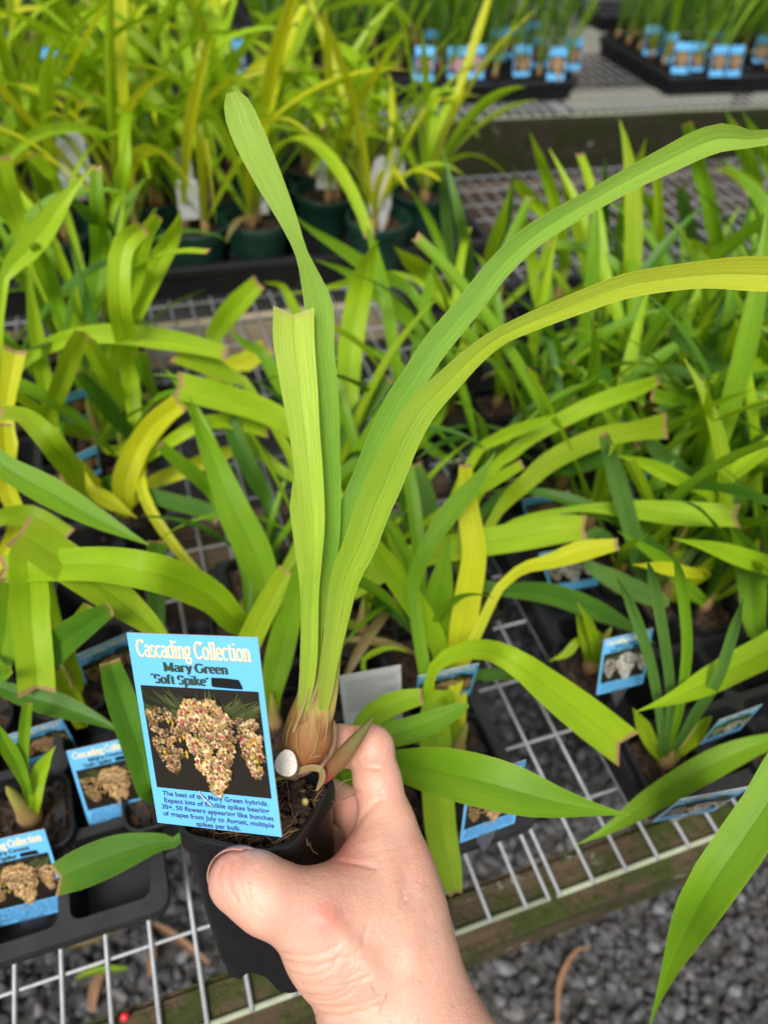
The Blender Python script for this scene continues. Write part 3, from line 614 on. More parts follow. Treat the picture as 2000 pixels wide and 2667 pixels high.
 ('R4', 'G', [(1760, 120), (1659, 175), (1500, 255), (1250, 385), (1022, 470)], [150, 150, 140, 110, 25], [.12, .13], 'l', 'point'),
 ('R3', 'G', [(1640, 620), (1500, 670), (1350, 745), (1100, 895), (900, 1030), (738, 1110)], [80, 115, 130, 110, 70, 25], [.09, .06], 'g', 'point'),
 ('R3', 'G', [(1800, 650), (1690, 860), (1510, 1130), (1360, 1350), (1250, 1560), (1150, 1800), (1080, 2010)], [190, 205, 215, 200, 140, 65, 20], [.2, .16, .02], 'g', 'point'),
 ('R1', 'G', [(800, 180), (770, 80), (740, 0)], [60, 50, 40], [.08, .11], 'o', 'point'), ('R1', 'G', [(750, 130), (690, 190), (610, 225)], [40, 45, 20], [.08, .07], 'o', 'point'),
 ('R1', 'F', [(600, 2000), (560, 1850), (480, 1700)], [60, 60, 30], [.09, .13], 'o', 'point'),
 ('R2', 'G', [(1110, 640), (1060, 540), (1010, 450)], [60, 70, 30], [.07, .1], 'o', 'point'), ('R2', 'G', [(1150, 650), (1135, 450), (1085, 200), (1000, -40), (930, -180)], [26, 42, 50, 50, 30], [.07, .2], 'b', 'point'),
 ('R2', 'G', [(1170, 650), (1190, 400), (1165, 150), (1110, -150), (1080, -260)], [26, 42, 50, 50, 30], [.07, .22], 'b', 'point'), ('R2', 'G', [(1190, 640), (1240, 420), (1270, 150), (1240, -160), (1200, -300)], [26, 42, 50, 50, 30], [.07, .23], 'g', 'point'),
 ('R2', 'G', [(1210, 650), (1300, 500), (1420, 300), (1500, 60), (1540, -80)], [28, 48, 52, 48, 26], [.07, .2], 'b', 'point'), ('R2', 'G', [(1230, 660), (1300, 580), (1390, 490)], [50, 90, 60], [.07, .1], 'o', 'point'),
]
for a in LV: leaf(*a)

# ------------------------------------------------------------------ upright leaves of the right thicket, against the bare mesh
KP = [('K1', 'slender orchid with a tall pointed leaf left of the long lime leaf', 1450, 720), ('K2', 'slender orchid with a single dark upright leaf', 1575, 760), ('K3', 'pale upright orchid in the middle of the right thicket', 1655, 770),
      ('K4', 'orchid with a cut upright leaf crossing the bare mesh', 1875, 780), ('K5', 'upright orchid at the right edge with paired pointed leaves', 1985, 740), ('K6', 'bluish upright orchid near the bare mesh corner', 1290, 760)]
for k, lb, px, py in KP: plant(k, 'orchid_plant', lb, px, py, at=P(px, py + 60, .044)[:2])
for a in [('K1', 'C', [(400, 1650), (390, 1500), (340, 1240), (260, 1000), (188, 810)], [70, 80, 80, 55, 25], [.08, .26], 'l', 'point'), ('K1', 'C', [(250, 1900), (200, 1600), (160, 1400), (150, 1200)], [50, 70, 60, 30], [.07, .2], 'l', 'point'),
 ('K1', 'C', [(540, 1750), (500, 1500), (440, 1250), (380, 1110)], [50, 70, 60, 30], [.07, .2], 'o', 'point'), ('K2', 'C', [(645, 1760), (650, 1600), (650, 1300), (655, 975)], [60, 68, 64, 45], [.08, .25], 'd', 'point'),
 ('K2', 'C', [(590, 1800), (570, 1650), (560, 1520)], [60, 60, 40], [.08, .14], 'y', 'point'), ('K3', 'C', [(820, 1750), (830, 1600), (835, 1400), (850, 1100), (905, 850)], [80, 92, 92, 85, 35], [.08, .26], 'l', 'point'),
 ('K3', 'C', [(1010, 1800), (1000, 1620), (990, 1400), (975, 1080)], [60, 66, 66, 50], [.08, .24], 'l', 'cut'), ('K3', 'C', [(740, 1700), (760, 1400), (850, 940)], [60, 80, 30], [.1, .26], 'g', 'point'),
 ('K3', 'C', [(1000, 1700), (940, 1300), (880, 1170)], [60, 60, 30], [.1, .22], 'g', 'point'), ('K4', 'C', [(1370, 1700), (1355, 1560), (1305, 1300), (1225, 1000), (1160, 755)], [85, 90, 92, 85, 60], [.08, .27], 'g', 'cut'),
 ('K4', 'C', [(1330, 1610), (1210, 1530), (1120, 1460)], [70, 100, 40], [.12, .17], 'l', 'point'), ('K4', 'C', [(1220, 1600), (1160, 1350), (1120, 1150)], [70, 90, 60], [.1, .2], 'b', 'cut'),
 ('K5', 'C', [(1630, 1500), (1605, 1300), (1560, 1050), (1480, 850), (1400, 680)], [80, 90, 95, 75, 30], [.1, .28], 'g', 'point'), ('K5', 'C', [(1720, 1150), (1640, 950), (1580, 830), (1500, 680)], [70, 75, 65, 25], [.18, .28], 'g', 'point'),
 ('K5', 'C', [(1720, 1350), (1620, 1230), (1540, 1130), (1450, 1070), (1320, 1040)], [80, 85, 80, 60, 20], [.15, .2], 'l', 'point'), ('K5', 'C', [(1480, 1640), (1465, 1560), (1450, 1480)], [55, 60, 58], [.13, .17], 'l', 'cut'),
 ('K6', 'C', [(-60, 1700), (0, 1480), (50, 1300), (95, 1020)], [70, 80, 75, 20], [.1, .25], 'b', 'point'), ('K6', 'C', [(300, 1400), (200, 1230), (90, 1110)], [50, 80, 50], [.14, .2], 'l', 'cut'),
 ('K6', 'B', [(1250, 1750), (1170, 1500), (1080, 1300), (970, 1140)], [40, 50, 45, 15], [.1, .2], 'g', 'point'), ('K6', 'B', [(1370, 1700), (1330, 1500), (1300, 1350), (1180, 870)], [70, 80, 70, 15], [.1, .26], 'b', 'point'),
 ('K6', 'B', [(1260, 1650), (1220, 1400), (1200, 1150), (1200, 1000)], [60, 70, 50, 15], [.1, .24], 'b', 'point'), ('K6', 'B', [(1250, 1900), (1100, 1700), (980, 1600), (890, 1520)], [70, 110, 90, 30], [.1, .2], 'o', 'point'),
 ('K6', 'B', [(1480, 1600), (1540, 1400), (1620, 1130)], [70, 75, 20], [.14, .24], 'l', 'point')]:
    leaf(*a)

# ================================================================== REPEATED PLANTS
def pool(n, L, w, elev, droop, mats, cutp, seg, nu, twist=.9):
    out = []
    for _ in range(n):
        out.append(grow_leaf(random.uniform(*L), random.uniform(*w), math.radians(random.uniform(*elev)), random.uniform(*droop), random.uniform(-twist, twist), random.choice(mats),
                             'cut' if random.random() < cutp else 'point', seg, nu, sway=random.uniform(-.5, .5)))
    return out
POOL = dict(thick=pool(34, (.20, .32), (.011, .0165), (54, 88), (.1, 1.7), 'ggggllddbol', .25, 16, 4),
            low=pool(16, (.10, .18), (.009, .013), (40, 80), (.4, 1.8), 'ggldlo', .4, 14, 4),
            tall=pool(44, (.24, .39), (.012, .019), (56, 88), (.2, 1.9), 'llollolyyoly', .3, 18, 4, 1.4),
            reed=pool(30, (.20, .38), (.005, .0095), (66, 88), (.1, .9), 'gbdbdgl', .05, 10, 2),
            straw=pool(5, (.06, .12), (.006, .009), (20, 70), (.5, 2), 't', 0., 10, 2))
ORD = ['first', 'second', 'third', 'fourth', 'fifth', 'sixth', 'seventh', 'eighth', 'ninth', 'tenth', 'eleventh', 'twelfth']
TAKEN = [p[:2] for _, p in PL.values()]
def sprout(label, group, x, y, style, n, h=.044, potm=True, bulb=1., hmul=1., green=False):
    e = empty('orchid_plant', (x, y, .001)); tag(e, label, 'orchid', group)
    if green: obj('pot', ME_GPOT, e, (0, 0, 0)); o = obj('soil', ME_GSOIL, e, (0, 0, h - .012)); o.rotation_euler.z = random.uniform(0, 6)
    elif potm: obj('pot', ME_TUBE, e, (0, 0, h + .004)); obj('soil', ME_SOIL, e, (0, 0, h - .004))
    nb = 1 if not green else random.choice([2, 3]); cent = [(random.uniform(-.014, .014), random.uniform(-.014, .014)) if green else (0, 0) for _ in range(nb)]
    if bulb:
        for cx, cy in cent:
            o = obj('pseudobulb', ME_BULB, e, (cx, cy, h - .012 if green else h - .003)); o.scale = (bulb * .7, bulb * .7, bulb * .9); o.rotation_euler.z = random.uniform(0, 6)
    a0 = random.uniform(0, 6.28)
    for k in range(n):
        cx, cy = cent[k % nb]
        o = obj('leaf', random.choice(POOL[style]), e, (cx, cy, h)); s = random.uniform(.75, 1.1) * hmul; o.scale = (s, s, s)
        o.rotation_euler.z = a0 + k * 2.4 + random.uniform(-.4, .4)
    if random.random() < .35: o = obj('leaf', random.choice(POOL['straw']), e, (0, 0, h)); o.rotation_euler.z = random.uniform(0, 6)
    return e
def cells(what, where, x0, y0, nx, ny, style, n, keep=1., pitch=.05, hmul=1., skip=lambda i, j, x, y: False, group=G1, order='front'):
    for j in range(ny):
        for i in range(nx):
            x, y = x0 + (i + .5) * pitch, y0 + (j + .5) * pitch
            if random.random() > keep or skip(i, j, x, y) or min(math.hypot(x - a, y - b) for a, b in TAKEN) < .032: continue
            sprout(f'{what}, {ORD[j]} row, {ORD[i]} from the left, {where}', group, x, y, style, random.randint(*n), hmul=hmul(y) if callable(hmul) else hmul)
cells('narrow leaved orchid', 'front right tray', .2565, .0995, 7, 6, 'thick', (6, 8), .95, skip=lambda i, j, x, y: y < .18 or x < .30 or (x < .36 and y < .24), hmul=.92)
cells('upright narrow leaved orchid', 'right thicket tray', .30, .425, 8, 6, 'thick', (7, 9), .97, hmul=lambda y: .9 if y < .47 else .58, skip=lambda i, j, x, y: y > .54 + .06 * (x - .3) or (x < .36 and y > .5))
cells('low orchid', 'middle tray', .021, .118, 3, 5, 'thick', (3, 5), .8, skip=lambda i, j, x, y: y < .2 or x > .15, hmul=.62)
cells('small orchid', 'second left tray', -.262, .462, 5, 5, 'thick', (3, 5), .6, skip=lambda i, j, x, y: x > -.02, hmul=.85)
for x, y, lb in [(.125, .405, 'dark leaved orchid in the shade behind the held stems'), (.205, .455, 'dark leaved orchid on the mesh right of the held stems'), (.262, .40, 'green orchid on the mesh before the right thicket'), (.27, .50, 'green orchid at the left foot of the right thicket')]: sprout(lb, G1, x, y, 'thick', 7, hmul=.78)
GP = [(.0, .878), (.079, .873), (.157, .873), (.31, .848), (.262, .932), (.392, .915), (-.08, .88), (-.16, .88), (-.24, .885), (.035, .955), (.115, .955), (.185, .962), (.345, 1.0), (-.05, .962), (-.13, .962), (-.21, .965), (.08, 1.035), (.0, 1.04), (.265, 1.02), (-.09, 1.04), (.165, 1.045)]
GLAB = ['fourth from the right in the front row', 'third from the right in the front row', 'at the left tray end, front row', 'frontmost of the right tray, with a white blade',
        'behind the frontmost right pot, at its left', 'at the right end beside bare mesh', 'fifth from the right in the front row', 'sixth from the right in the front row', 'at the left end of the front row', 'in the second row behind the third front pot',
        'in the second row at the left tray end', 'in the second row by the gap between trays', 'in the back row of the right tray', 'in the second row, left of centre', 'in the second row, farther left', 'in the second row at the left end',
        'in the back row at the left tray end', 'in the back row, left of centre', 'in the back row beside the tray gap', 'in the back row at the left', 'in the back row, right end of the left tray']
for (x, y), lb in zip(GP, GLAB):
    sprout('orchid in green round pot ' + lb, 'orchids in green round pots', x, y, 'tall', random.randint(11, 14), h=.078, green=True, bulb=1.1, hmul=random.uniform(.85, 1.1) if x < .2 else random.uniform(.66, .85))
G3 = 'reedy orchids on the second bench'
cells('reedy orchid', 'left second bench tray', -.25, 1.452, 10, 7, 'reed', (10, 13), .34, group=G3)
cells('reedy orchid', 'middle second bench tray', .30, 1.452, 6, 7, 'reed', (10, 13), .55, group=G3)
cells('reedy orchid', 'second bench tray ending on bare mesh', .645, 1.452, 6, 7, 'reed', (9, 12), .75, group=G3, skip=lambda i, j, x, y: (i > 3 and j > 2) or (i == 5 and j > 1))
cells('reedy orchid', 'right second bench tray', 1.1865, 1.452, 11, 6, 'reed', (9, 12), .62, group=G3, hmul=.9, skip=lambda i, j, x, y: x > 1.62 or (j == 0 and i not in (1, 2, 3, 5, 6, 8, 10)) or (i == 0 and j == 0) or (i > 8 and j < 2))
tray('black tray farther back on the second bench, behind the reeds', -.2, 1.86, 12, 5)
tray('black tray farther back on the second bench, right of the others', .45, 1.86, 12, 5)
tray('black tray at the back right of the second bench', 1.66, 1.86, 8, 5)
cells('far reedy orchid', 'back left second bench tray', -.2, 1.86, 12, 5, 'reed', (12, 15), .36, group=G3, hmul=1.15)
cells('far reedy orchid', 'back middle second bench tray', .45, 1.86, 12, 5, 'reed', (12, 15), .36, group=G3, hmul=1.15)
cells('far reedy orchid', 'back right second bench tray', 1.66, 1.86, 8, 5, 'reed', (12, 15), .5, group=G3, hmul=1.1)

# ================================================================== TAGS
TW, TH = .050, .0755
def arcp(cx, cy, rx, ry, a0, a1, n=14): return [(cx + rx * math.cos(math.radians(a0 + (a1 - a0) * k / n)), cy + ry * math.sin(math.radians(a0 + (a1 - a0) * k / n))) for k in range(n + 1)]
X = .50
def bowl(cx=.27, rx=.2): return arcp(cx, X / 2, rx, X / 2, 0, 360, 22)
def sf(x, y, w=.13): return [(x - w, y), (x + w, y)]              # a serif
GL = {'C': (.66, [arcp(.36, .37, .30, .36, 45, 315, 22), [(.60, .62), (.60, .74)]], []), 'a': (.52, [arcp(.22, .36, .17, .14, 150, 0), [(.40, .36), (.40, .02)], arcp(.22, .15, .17, .14, 20, 340, 18)], [(.44, .01, .09)]),
 's': (.42, [arcp(.2, .375, .15, .12, 30, 250), arcp(.2, .125, .16, .125, 70, -150)], []), 'c': (.46, [arcp(.25, .25, .2, .25, 50, 310, 18)], []),
 'd': (.56, [bowl(.25), [(.45, .74), (.45, .02)]], [(.40, .73, .08), (.48, .01, .08)]), 'i': (.28, [[(.14, X), (.14, .02)], [(.14, .66), (.14, .74)]], [(.10, X - .01, .08), (.14, .01, .13)]),
 'n': (.58, [[(.13, X), (.13, .02)], arcp(.29, .32, .16, .17, 180, 0), [(.45, .32), (.45, .02)]], [(.09, X - .01, .08), (.13, .01, .12), (.45, .01, .12)]),
 'g': (.52, [arcp(.23, .31, .17, .18, 0, 360, 20), arcp(.24, -.1, .2, .12, 0, 360, 20), [(.36, .44), (.5, .5)], [(.14, .12), (.1, .02), (.34, .03)]], []), 'o': (.54, [bowl()], []),
 'l': (.28, [[(.14, .74), (.14, .02)]], [(.10, .73, .08), (.14, .01, .13)]), 'e': (.48, [[(.06, .27), (.42, .27)], arcp(.25, .25, .19, .25, 5, 315, 20)], []), 't': (.36, [[(.16, .66), (.16, .1)], arcp(.26, .1, .1, .09, 180, 310, 8), [(.04, X), (.32, X)]], []),
 'M': (.92, [[(.14, .02), (.14, .7)], [(.14, .7), (.44, .06)], [(.44, .06), (.74, .7)], [(.74, .7), (.74, .02)]], [(.14, .01, .13), (.74, .01, .13), (.1, .7, .1), (.78, .7, .1)]), 'r': (.44, [[(.13, X), (.13, .02)], arcp(.30, .33, .17, .16, 180, 50, 8), [(.38, .4), (.40, .38)]], [(.09, X - .01, .08), (.13, .01, .13)]),
 'y': (.54, [[(.1, X), (.27, .06)], [(.46, X), (.24, -.1), (.1, -.2)]], [(.1, X - .01, .1), (.45, X - .01, .1)]), 'G': (.74, [arcp(.37, .36, .31, .36, 45, 340, 22), [(.62, .33), (.62, .04)], [(.6, .62), (.6, .72)]], [(.6, .33, .12)]),
 'S': (.56, [arcp(.27, .54, .2, .17, 30, 250), arcp(.27, .19, .21, .185, 70, -150), [(.47, .56), (.47, .71)]], []), 'f': (.38, [[(.16, .02), (.16, .6)], arcp(.28, .6, .12, .13, 180, 40, 8), [(.04, X), (.32, X)]], [(.16, .01, .13)]),
 'p': (.58, [[(.13, X), (.13, -.2)], bowl(.32)], [(.09, X - .01, .08), (.13, -.2, .12)]), 'k': (.58, [[(.13, .74), (.13, .02)], [(.15, .24), (.42, .48)], [(.26, .3), (.46, .03)]], [(.09, .73, .08), (.13, .01, .12), (.46, .01, .1), (.42, X - .01, .1)]),
 '`': (.24, [arcp(.12, .66, .05, .07, 200, 20)], []), "'": (.24, [arcp(.12, .66, .05, .07, 20, -160)], []), ' ': (.26, [], [])}
def stroke_text(txt, x, y, size, thick, thin, z, xs=1., sl=None, center=True, slab=.07):
    tot = sum(GL[c][0] for c in txt) * size * xs
    if center: x -= tot / 2
    parts = []; k = 0
    for ch in txt:
        adv, strokes, ser = GL[ch]
        segs = [(s, None) for s in strokes] + [(sf(a, b, c), slab) for a, b, c in ser]
        for s, fixed in segs:
            p = np.array(s, float); tg = np.gradient(p, axis=0); tg /= np.linalg.norm(tg, axis=1)[:, None] + 1e-9; V = []; F = []; k += 1
            for q, d in zip(p, tg):
                th = fixed if fixed else thin + (thick - thin) * abs(d[1]) ** 1.2
                for sg in (1, -1): V.append((x + (q[0] - sg * d[1] * th / 2) * size * xs, y + (q[1] + sg * d[0] * th / 2) * size, z + k * 4e-7))
            for i in range(len(p) - 1): F.append((2 * i, 2 * i + 1, 2 * i + 3, 2 * i + 2))
            parts.append((V, F))
        x += adv * size * xs
    return join(parts)
def font_text(lines, y, size, lead, z, bold=.02):
    parts = []
    for i, tx in enumerate(lines):
        cu = bpy.data.curves.new('print', 'FONT'); cu.body = tx; cu.size = size; cu.align_x = 'CENTER'; cu.offset = bold * size; cu.resolution_u = 3; cu.space_character = 1.04
        o = bpy.data.objects.new('print', cu); COL.objects.link(o); dg = bpy.context.evaluated_depsgraph_get(); me = bpy.data.meshes.new_from_object(o.evaluated_get(dg))
        parts.append(([(v.co.x + .0004, v.co.y + y - i * lead, z) for v in me.vertices], [tuple(p.vertices) for p in me.polygons]))
        bpy.data.objects.remove(o); bpy.data.curves.remove(cu); bpy.data.meshes.remove(me)
    return join(parts)
def photo_print(style, seed):
    r = np.random.default_rng(seed); V = []; F = []; C = []; zc = [0.00036]
    def poly(pts, c):
        zc[0] += 2.5e-7; o = len(V); V.extend([(p[0] * TW, p[1] * TH, zc[0]) for p in pts]); F.append(tuple(range(o, o + len(pts)))); C.append(tuple(c))
    x0, x1, y0, y1 = -.455, .46, -.30, .24
    poly([(x0, y0), (x1, y0), (x1, y1), (x0, y1)], (.017, .014, .010))
    asp = TW / TH
    def strip(a, b, w, c):
        a = np.array(a, float); b = np.array(b, float); d = b - a; n = np.array([-d[1], d[0]]); n /= np.linalg.norm(n) + 1e-9; m = (a + b) / 2 + r.uniform(-.015, .015, 2)
        q = [a - n * w * .4, m - n * w, b, m + n * w, a + n * w * .4]; poly([(min(max(p[0], x0), x1), min(max(p[1], y0), y1)) for p in q], c)
    for _ in range(46):
        bx = r.uniform(-.2, .3); tx = bx + (bx - .05) * r.uniform(.6, 2.2) + r.uniform(-.12, .12); g = r.uniform(.25, 1.)
        strip((bx, r.uniform(.06, .12)), (tx, r.uniform(.12, .26)), r.uniform(.008, .018), (.075 * g, .095 * g, .028 * g))
    if style == 'cream': PET = [(.56, .38, .14), (.68, .52, .26), (.40, .26, .07), (.60, .40, .22)]; CEN = [(.26, .03, .05), (.36, .09, .10), (.20, .04, .04)]
    elif style == 'white': PET = [(.62, .62, .58), (.52, .52, .48), (.70, .69, .66), (.4, .4, .36)]; CEN = [(.5, .42, .3), (.55, .5, .4), (.4, .35, .3)]
    else: PET = [(.62, .40, .42), (.70, .52, .52), (.55, .33, .35), (.72, .60, .58)]; CEN = [(.45, .06, .12), (.5, .1, .2), (.4, .05, .1)]
    def flower(x, y, s, shade):
        a0 = r.uniform(0, 6.28); sqx, sqy = r.uniform(.6, 1.), r.uniform(.6, 1.)
        for k in range(5):
            a = a0 + k * 1.2566 + r.uniform(-.2, .2); L = s * r.uniform(.8, 1.15); w = s * .46; c = np.array(PET[r.integers(4)]) * shade * r.uniform(.45, 1.2)
            q = []
            for m_ in range(8):
                b_ = 2 * math.pi * m_ / 8; lx, ly = L * (.55 + .5 * math.cos(b_)), w * .78 * math.sin(b_) * (1.05 + .25 * math.cos(b_)); q.append((x + (lx * math.cos(a) - ly * math.sin(a)) * sqx, y + (lx * math.sin(a) + ly * math.cos(a)) * asp * sqy))
            poly(q, c * .5); poly([((p[0] - x) * .86 + x - .0016, (p[1] - y) * .86 + y + .0016) for p in q], c)
        s2 = s * r.uniform(.20, .44); c = np.array(CEN[r.integers(3)]) * shade * r.uniform(.8, 1.2)
        poly([(x + s2 * math.cos(k * 1.047), y - s * .12 + s2 * math.sin(k * 1.047) * asp) for k in range(6)], c)
    # three hanging clusters: centre (big), left, right
    fl = []
    def cluster(cx, ytop, ybot, wtop, n, shade, s):
        for _ in range(n):
            t = r.uniform(0, 1); w = wtop * (1 - t) ** .6 * min(1, .35 + t * 3.2); fl.append((ytop + (ybot - ytop) * t, cx + r.uniform(-w, w) + .05 * (t - .5), s * r.uniform(.8, 1.2), shade * r.uniform(.35, 1.1)))
    cluster(-.30, .12, -.20, .18, 90, .70, .038); cluster(.36, .10, -.18, .14, 85, .95, .038); cluster(.04, .18, -.285, .26, 290, 1.05, .041)
    fl.sort(key=lambda q: q[3])
    for y, x, s, sh in fl:
        if x0 + .03 < x < x1 - .02: flower(x, y, s, sh)
    for _ in range(14):
        x, y = r.choice([-.33, -.2, .36]) + r.uniform(-.06, .06), r.uniform(-.12, .09)
        if x < x1 - .03: poly([(x, y), (x + .014, y - .016), (x, y - .032), (x - .014, y - .016)], (.55 * r.uniform(.6, 1), .33 * r.uniform(.5, 1), .03))
    return mesh('photo_print', V, F, M_PRINT, cols=C)
v, f = box_vf((-TW / 2, -TH / 2, -.0003), (TW / 2, TH / 2, .0003)); ME_CARD = mesh('card', v, f, [M_BLUE, M_WHITE])
for i, p in enumerate(ME_CARD.polygons): p.material_index = 0 if i == 1 else 1
ME_BACKCARD = mesh('card', v, f, M_WHITE)
v, f = stroke_text('Cascading Collection', .0, .0293, .0083, .15, .055, .00044, .57, slab=.06); ME_TITLE = mesh('title_lettering', v, f, M_CREAM)
v2 = [(a + .00016, b - .00022, c - .00005) for a, b, c in v]; ME_TSHADE = mesh('title_shadow', v2, f, M_ORAN)
v, f = join([stroke_text('Mary Green', .0002, .0241, .0044, .24, .11, .00044, 1.05, slab=.11), stroke_text("`Soft Spike'", -.0065, .0194, .0044, .24, .11, .0005, 1.0, slab=.11)]); ME_NAME = mesh('name_lettering', v, f, M_GRN)
v, f = font_text(['The best of the Mary Green hybrids.', 'Expect lots of flexible spikes bearing', '30+, 50 flowers appearing like bunches', 'of grapes from July to August, multiple', 'spikes per bulb.'], -.0257, .00272, .00285, .00044); ME_BODY = mesh('body_lettering', v, f, M_NAVY)
bl = [(.0056 + .0118 * a + (.0003 * math.sin(9 * a + b * 3)), .0189 + .0038 * b + .0002 * math.sin(11 * a), .0006) for a, b in ((0, .1), (.03, .95), (.5, 1.), (.93, .92), (1., .2), (.97, .0), (.5, .02), (.1, -.02))]
ME_BLOT = mesh('marker_blot', bl, [tuple(range(len(bl)))[::-1]], M_BLK)
bv = []; bf = []
for i in range(20):
    y = .030 - i * .0021; x = -.021 + (0.0 if i not in (0, 7, 13) else .004); w = .042 if i % 6 != 5 else .026; o = len(bv)
    bv += [(x, y, .00042), (x + w, y, .00042), (x + w, y - .0011, .00042), (x, y - .0011, .00042)]; bf.append((o, o + 1, o + 2, o + 3))
ME_BACKTXT = mesh('fine_print', bv, bf, M_BACK)
sv = [(-.011, -TH / 2 + .012, -.0005), (.011, -TH / 2 + .012, -.0005), (.008, -TH / 2 - .008, -.0007), (.0008, -TH / 2 - .026, -.0008), (-.0008, -TH / 2 - .026, -.0008), (-.008, -TH / 2 - .008, -.0007)]
sv2 = [(a, b, c - .0006) for a, b, c in sv]
ME_STAKE = mesh('stake', sv + sv2 + [], [tuple(range(6)), tuple(range(11, 5, -1))] + [(i, i + 6, (i + 1) % 6 + 6, (i + 1) % 6) for i in range(6)], M_CLEAR)
PRINTS = {k: photo_print(k, i + 3) for i, k in enumerate(('cream', 'white', 'pink'))}
st, sf_ = tube_vf([(-.0052, -.0225, .0003), (-.0049, -.0229, .0012), (-.003, -.0249, .0013), (-.0007, -.0275, .0012), (-.0004, -.0278, .0003)], .00022, 6); ME_STAPLE = mesh('staple', st, sf_, M_WHITE)
def rotm(v):
    t = np.linalg.norm(v) + 1e-12; k = v / t; K = np.array([[0, -k[2], k[1]], [k[2], 0, -k[0]], [-k[1], k[0], 0]]); return np.eye(3) + math.sin(t) * K + (1 - math.cos(t)) * K @ K
def fit_pose(quad, tilt=.3, k=1.0):                       # stand a real-size card where its four corners are seen
    m = np.array([(-TW / 2, TH / 2, 0), (TW / 2, TH / 2, 0), (TW / 2, -TH / 2, 0), (-TW / 2, -TH / 2, 0)]) * k; ob = np.array(quad, float)
    w = np.linalg.norm(ob[0] - ob[1]); z = k * TW * FPX / w; c = ob.mean(0); p = np.concatenate([ray(*c) * z, [tilt, 0, 0]]); R0 = np.diag([1., -1., -1.])
    def pr(p): X_ = (m @ (rotm(p[3:]) @ R0).T) + p[:3]; return (X_[:, :2] / X_[:, 2:] * FPX + (CX, CY) - ob).ravel()
    best = None
    for t0 in (tilt, -.2, -.7, .8):
        p = np.concatenate([ray(*c) * z, [t0, 0, 0]]); lam = 1e-3
        for _ in range(80):
            r = pr(p); J = np.stack([(pr(p + e) - r) / 1e-6 for e in np.eye(6) * 1e-6], 1); A = J.T @ J; dp = np.linalg.solve(A + lam * np.diag(np.diag(A)), -J.T @ r)
            if np.sum(pr(p + dp) ** 2) < np.sum(r ** 2): p = p + dp; lam *= .5
            else: lam *= 4
            if lam > 1e8: break
        up = (MW @ rotm(p[3:]) @ R0)[2, 1]; cost = math.sqrt(np.sum(pr(p) ** 2) / 8) - 25 * up      # prefer the card that stands up
        if best is None or cost < best[0]: best = (cost, p)
    p = best[1]
    R = MW @ rotm(p[3:]) @ R0 * k; T = CAM + MW @ p[:3]
    return Matrix([[*R[i], T[i]] for i in range(3)] + [[0, 0, 0, 1]])
def make_tag(mat, label, style='cream', full=True, stake=True, group='printed plant tags'):
    e = empty('plant_tag'); e.matrix_world = mat; tag(e, label, 'tag', group)
    if style == 'back': c = obj('card', ME_BACKCARD, e); obj('fine_print', ME_BACKTXT, c)
    else:
        c = obj('card', ME_CARD, e); obj('photo_print', PRINTS[style], c)
        if full:
            for nm, m in (('title_shadow', ME_TSHADE), ('title_lettering', ME_TITLE), ('name_lettering', ME_NAME), ('marker_blot', ME_BLOT), ('body_lettering', ME_BODY), ('staple', ME_STAPLE)): obj(nm, m, c)
    if stake: obj('stake', ME_STAKE, e)
    return e
def TK(q):                                          # tags in the trays stand 3 to 9 cm above the bench
    w = (math.dist(q[0], q[1]) + math.dist(q[2], q[3])) / 2; c = np.mean(q, axis=0); return min(1.0, toimg(P(c[0], c[1], .09))[1] * w / FPX / TW)
for quad, lb, sty in [
  ([(-93, 2205), (113, 2163), (184, 2366), (-20, 2420)], 'blue flower tag at the bottom left corner, cut by the frame', 'cream'),
  ([(170, 1958), (360, 1915), (402, 2108), (236, 2150)], 'blue flower tag under a dark leaf, left of the held tag', 'cream'),
  ([(195, 1712), (345, 1640), (372, 1755), (232, 1812)], 'dim blue tag under leaves, above and left of the held tag', 'cream'),
  ([(10, 1915), (160, 1878), (208, 1950), (65, 2003)], 'dim blue tag leaning back behind the small tan bulb at left', 'cream'),
  ([(1577, 1672), (1697, 1632), (1678, 1785), (1548, 1806)], 'blue tag with white flowers beside the orange yellow bulb', 'white'),
  ([(1772, 2082), (1955, 2050), (1856, 2112), (1697, 2143)], 'blue tag with white flowers lying nearly flat at the front right', 'white'),
  ([(1872, 1880), (1985, 1832), (1926, 1905), (1822, 1936)], 'tilted blue tag with white flowers at the right edge', 'white'),
  ([(1222, 2030), (1366, 1980), (1344, 2143), (1192, 2197)], 'blue flower tag right of the hand, half under a wide leaf', 'cream'),
  ([(1090, 1762), (1246, 1728), (1226, 1808), (1078, 1838)], 'dim blue tag behind the upright yellow lime leaf', 'cream'),
  ([(1400, 1440), (1535, 1420), (1556, 1522), (1440, 1545)], 'blue tag with white flowers under the dark leaf at right', 'white'),
  ([(1360, 1300), (1480, 1282), (1490, 1340), (1370, 1360)], 'blue tag half hidden among the middle right leaves', 'cream'),
  ([(1640, 1245), (1690, 1225), (1700, 1290), (1650, 1312)], 'small blue tag glimpsed in the right thicket', 'cream'),
  ([(160, 1030), (225, 1010), (235, 1090), (170, 1110)], 'small blue tag by the tall left bulb', 'cream'),
  ([(185, 1190), (250, 1160), (265, 1230), (200, 1262)], 'small blue tag in front of the tall left bulb', 'cream')]:
    make_tag(fit_pose(quad, .3, TK(quad)), lb, sty, full=quad[0][1] > 1600)
make_tag(fit_pose([(885, 1764), (1041, 1730), (1052, 1880), (897, 1905)], .3, TK([(885, 1764), (1041, 1730), (1052, 1880), (897, 1905)])), 'white back of a tag with fine print, above the hand', 'back')
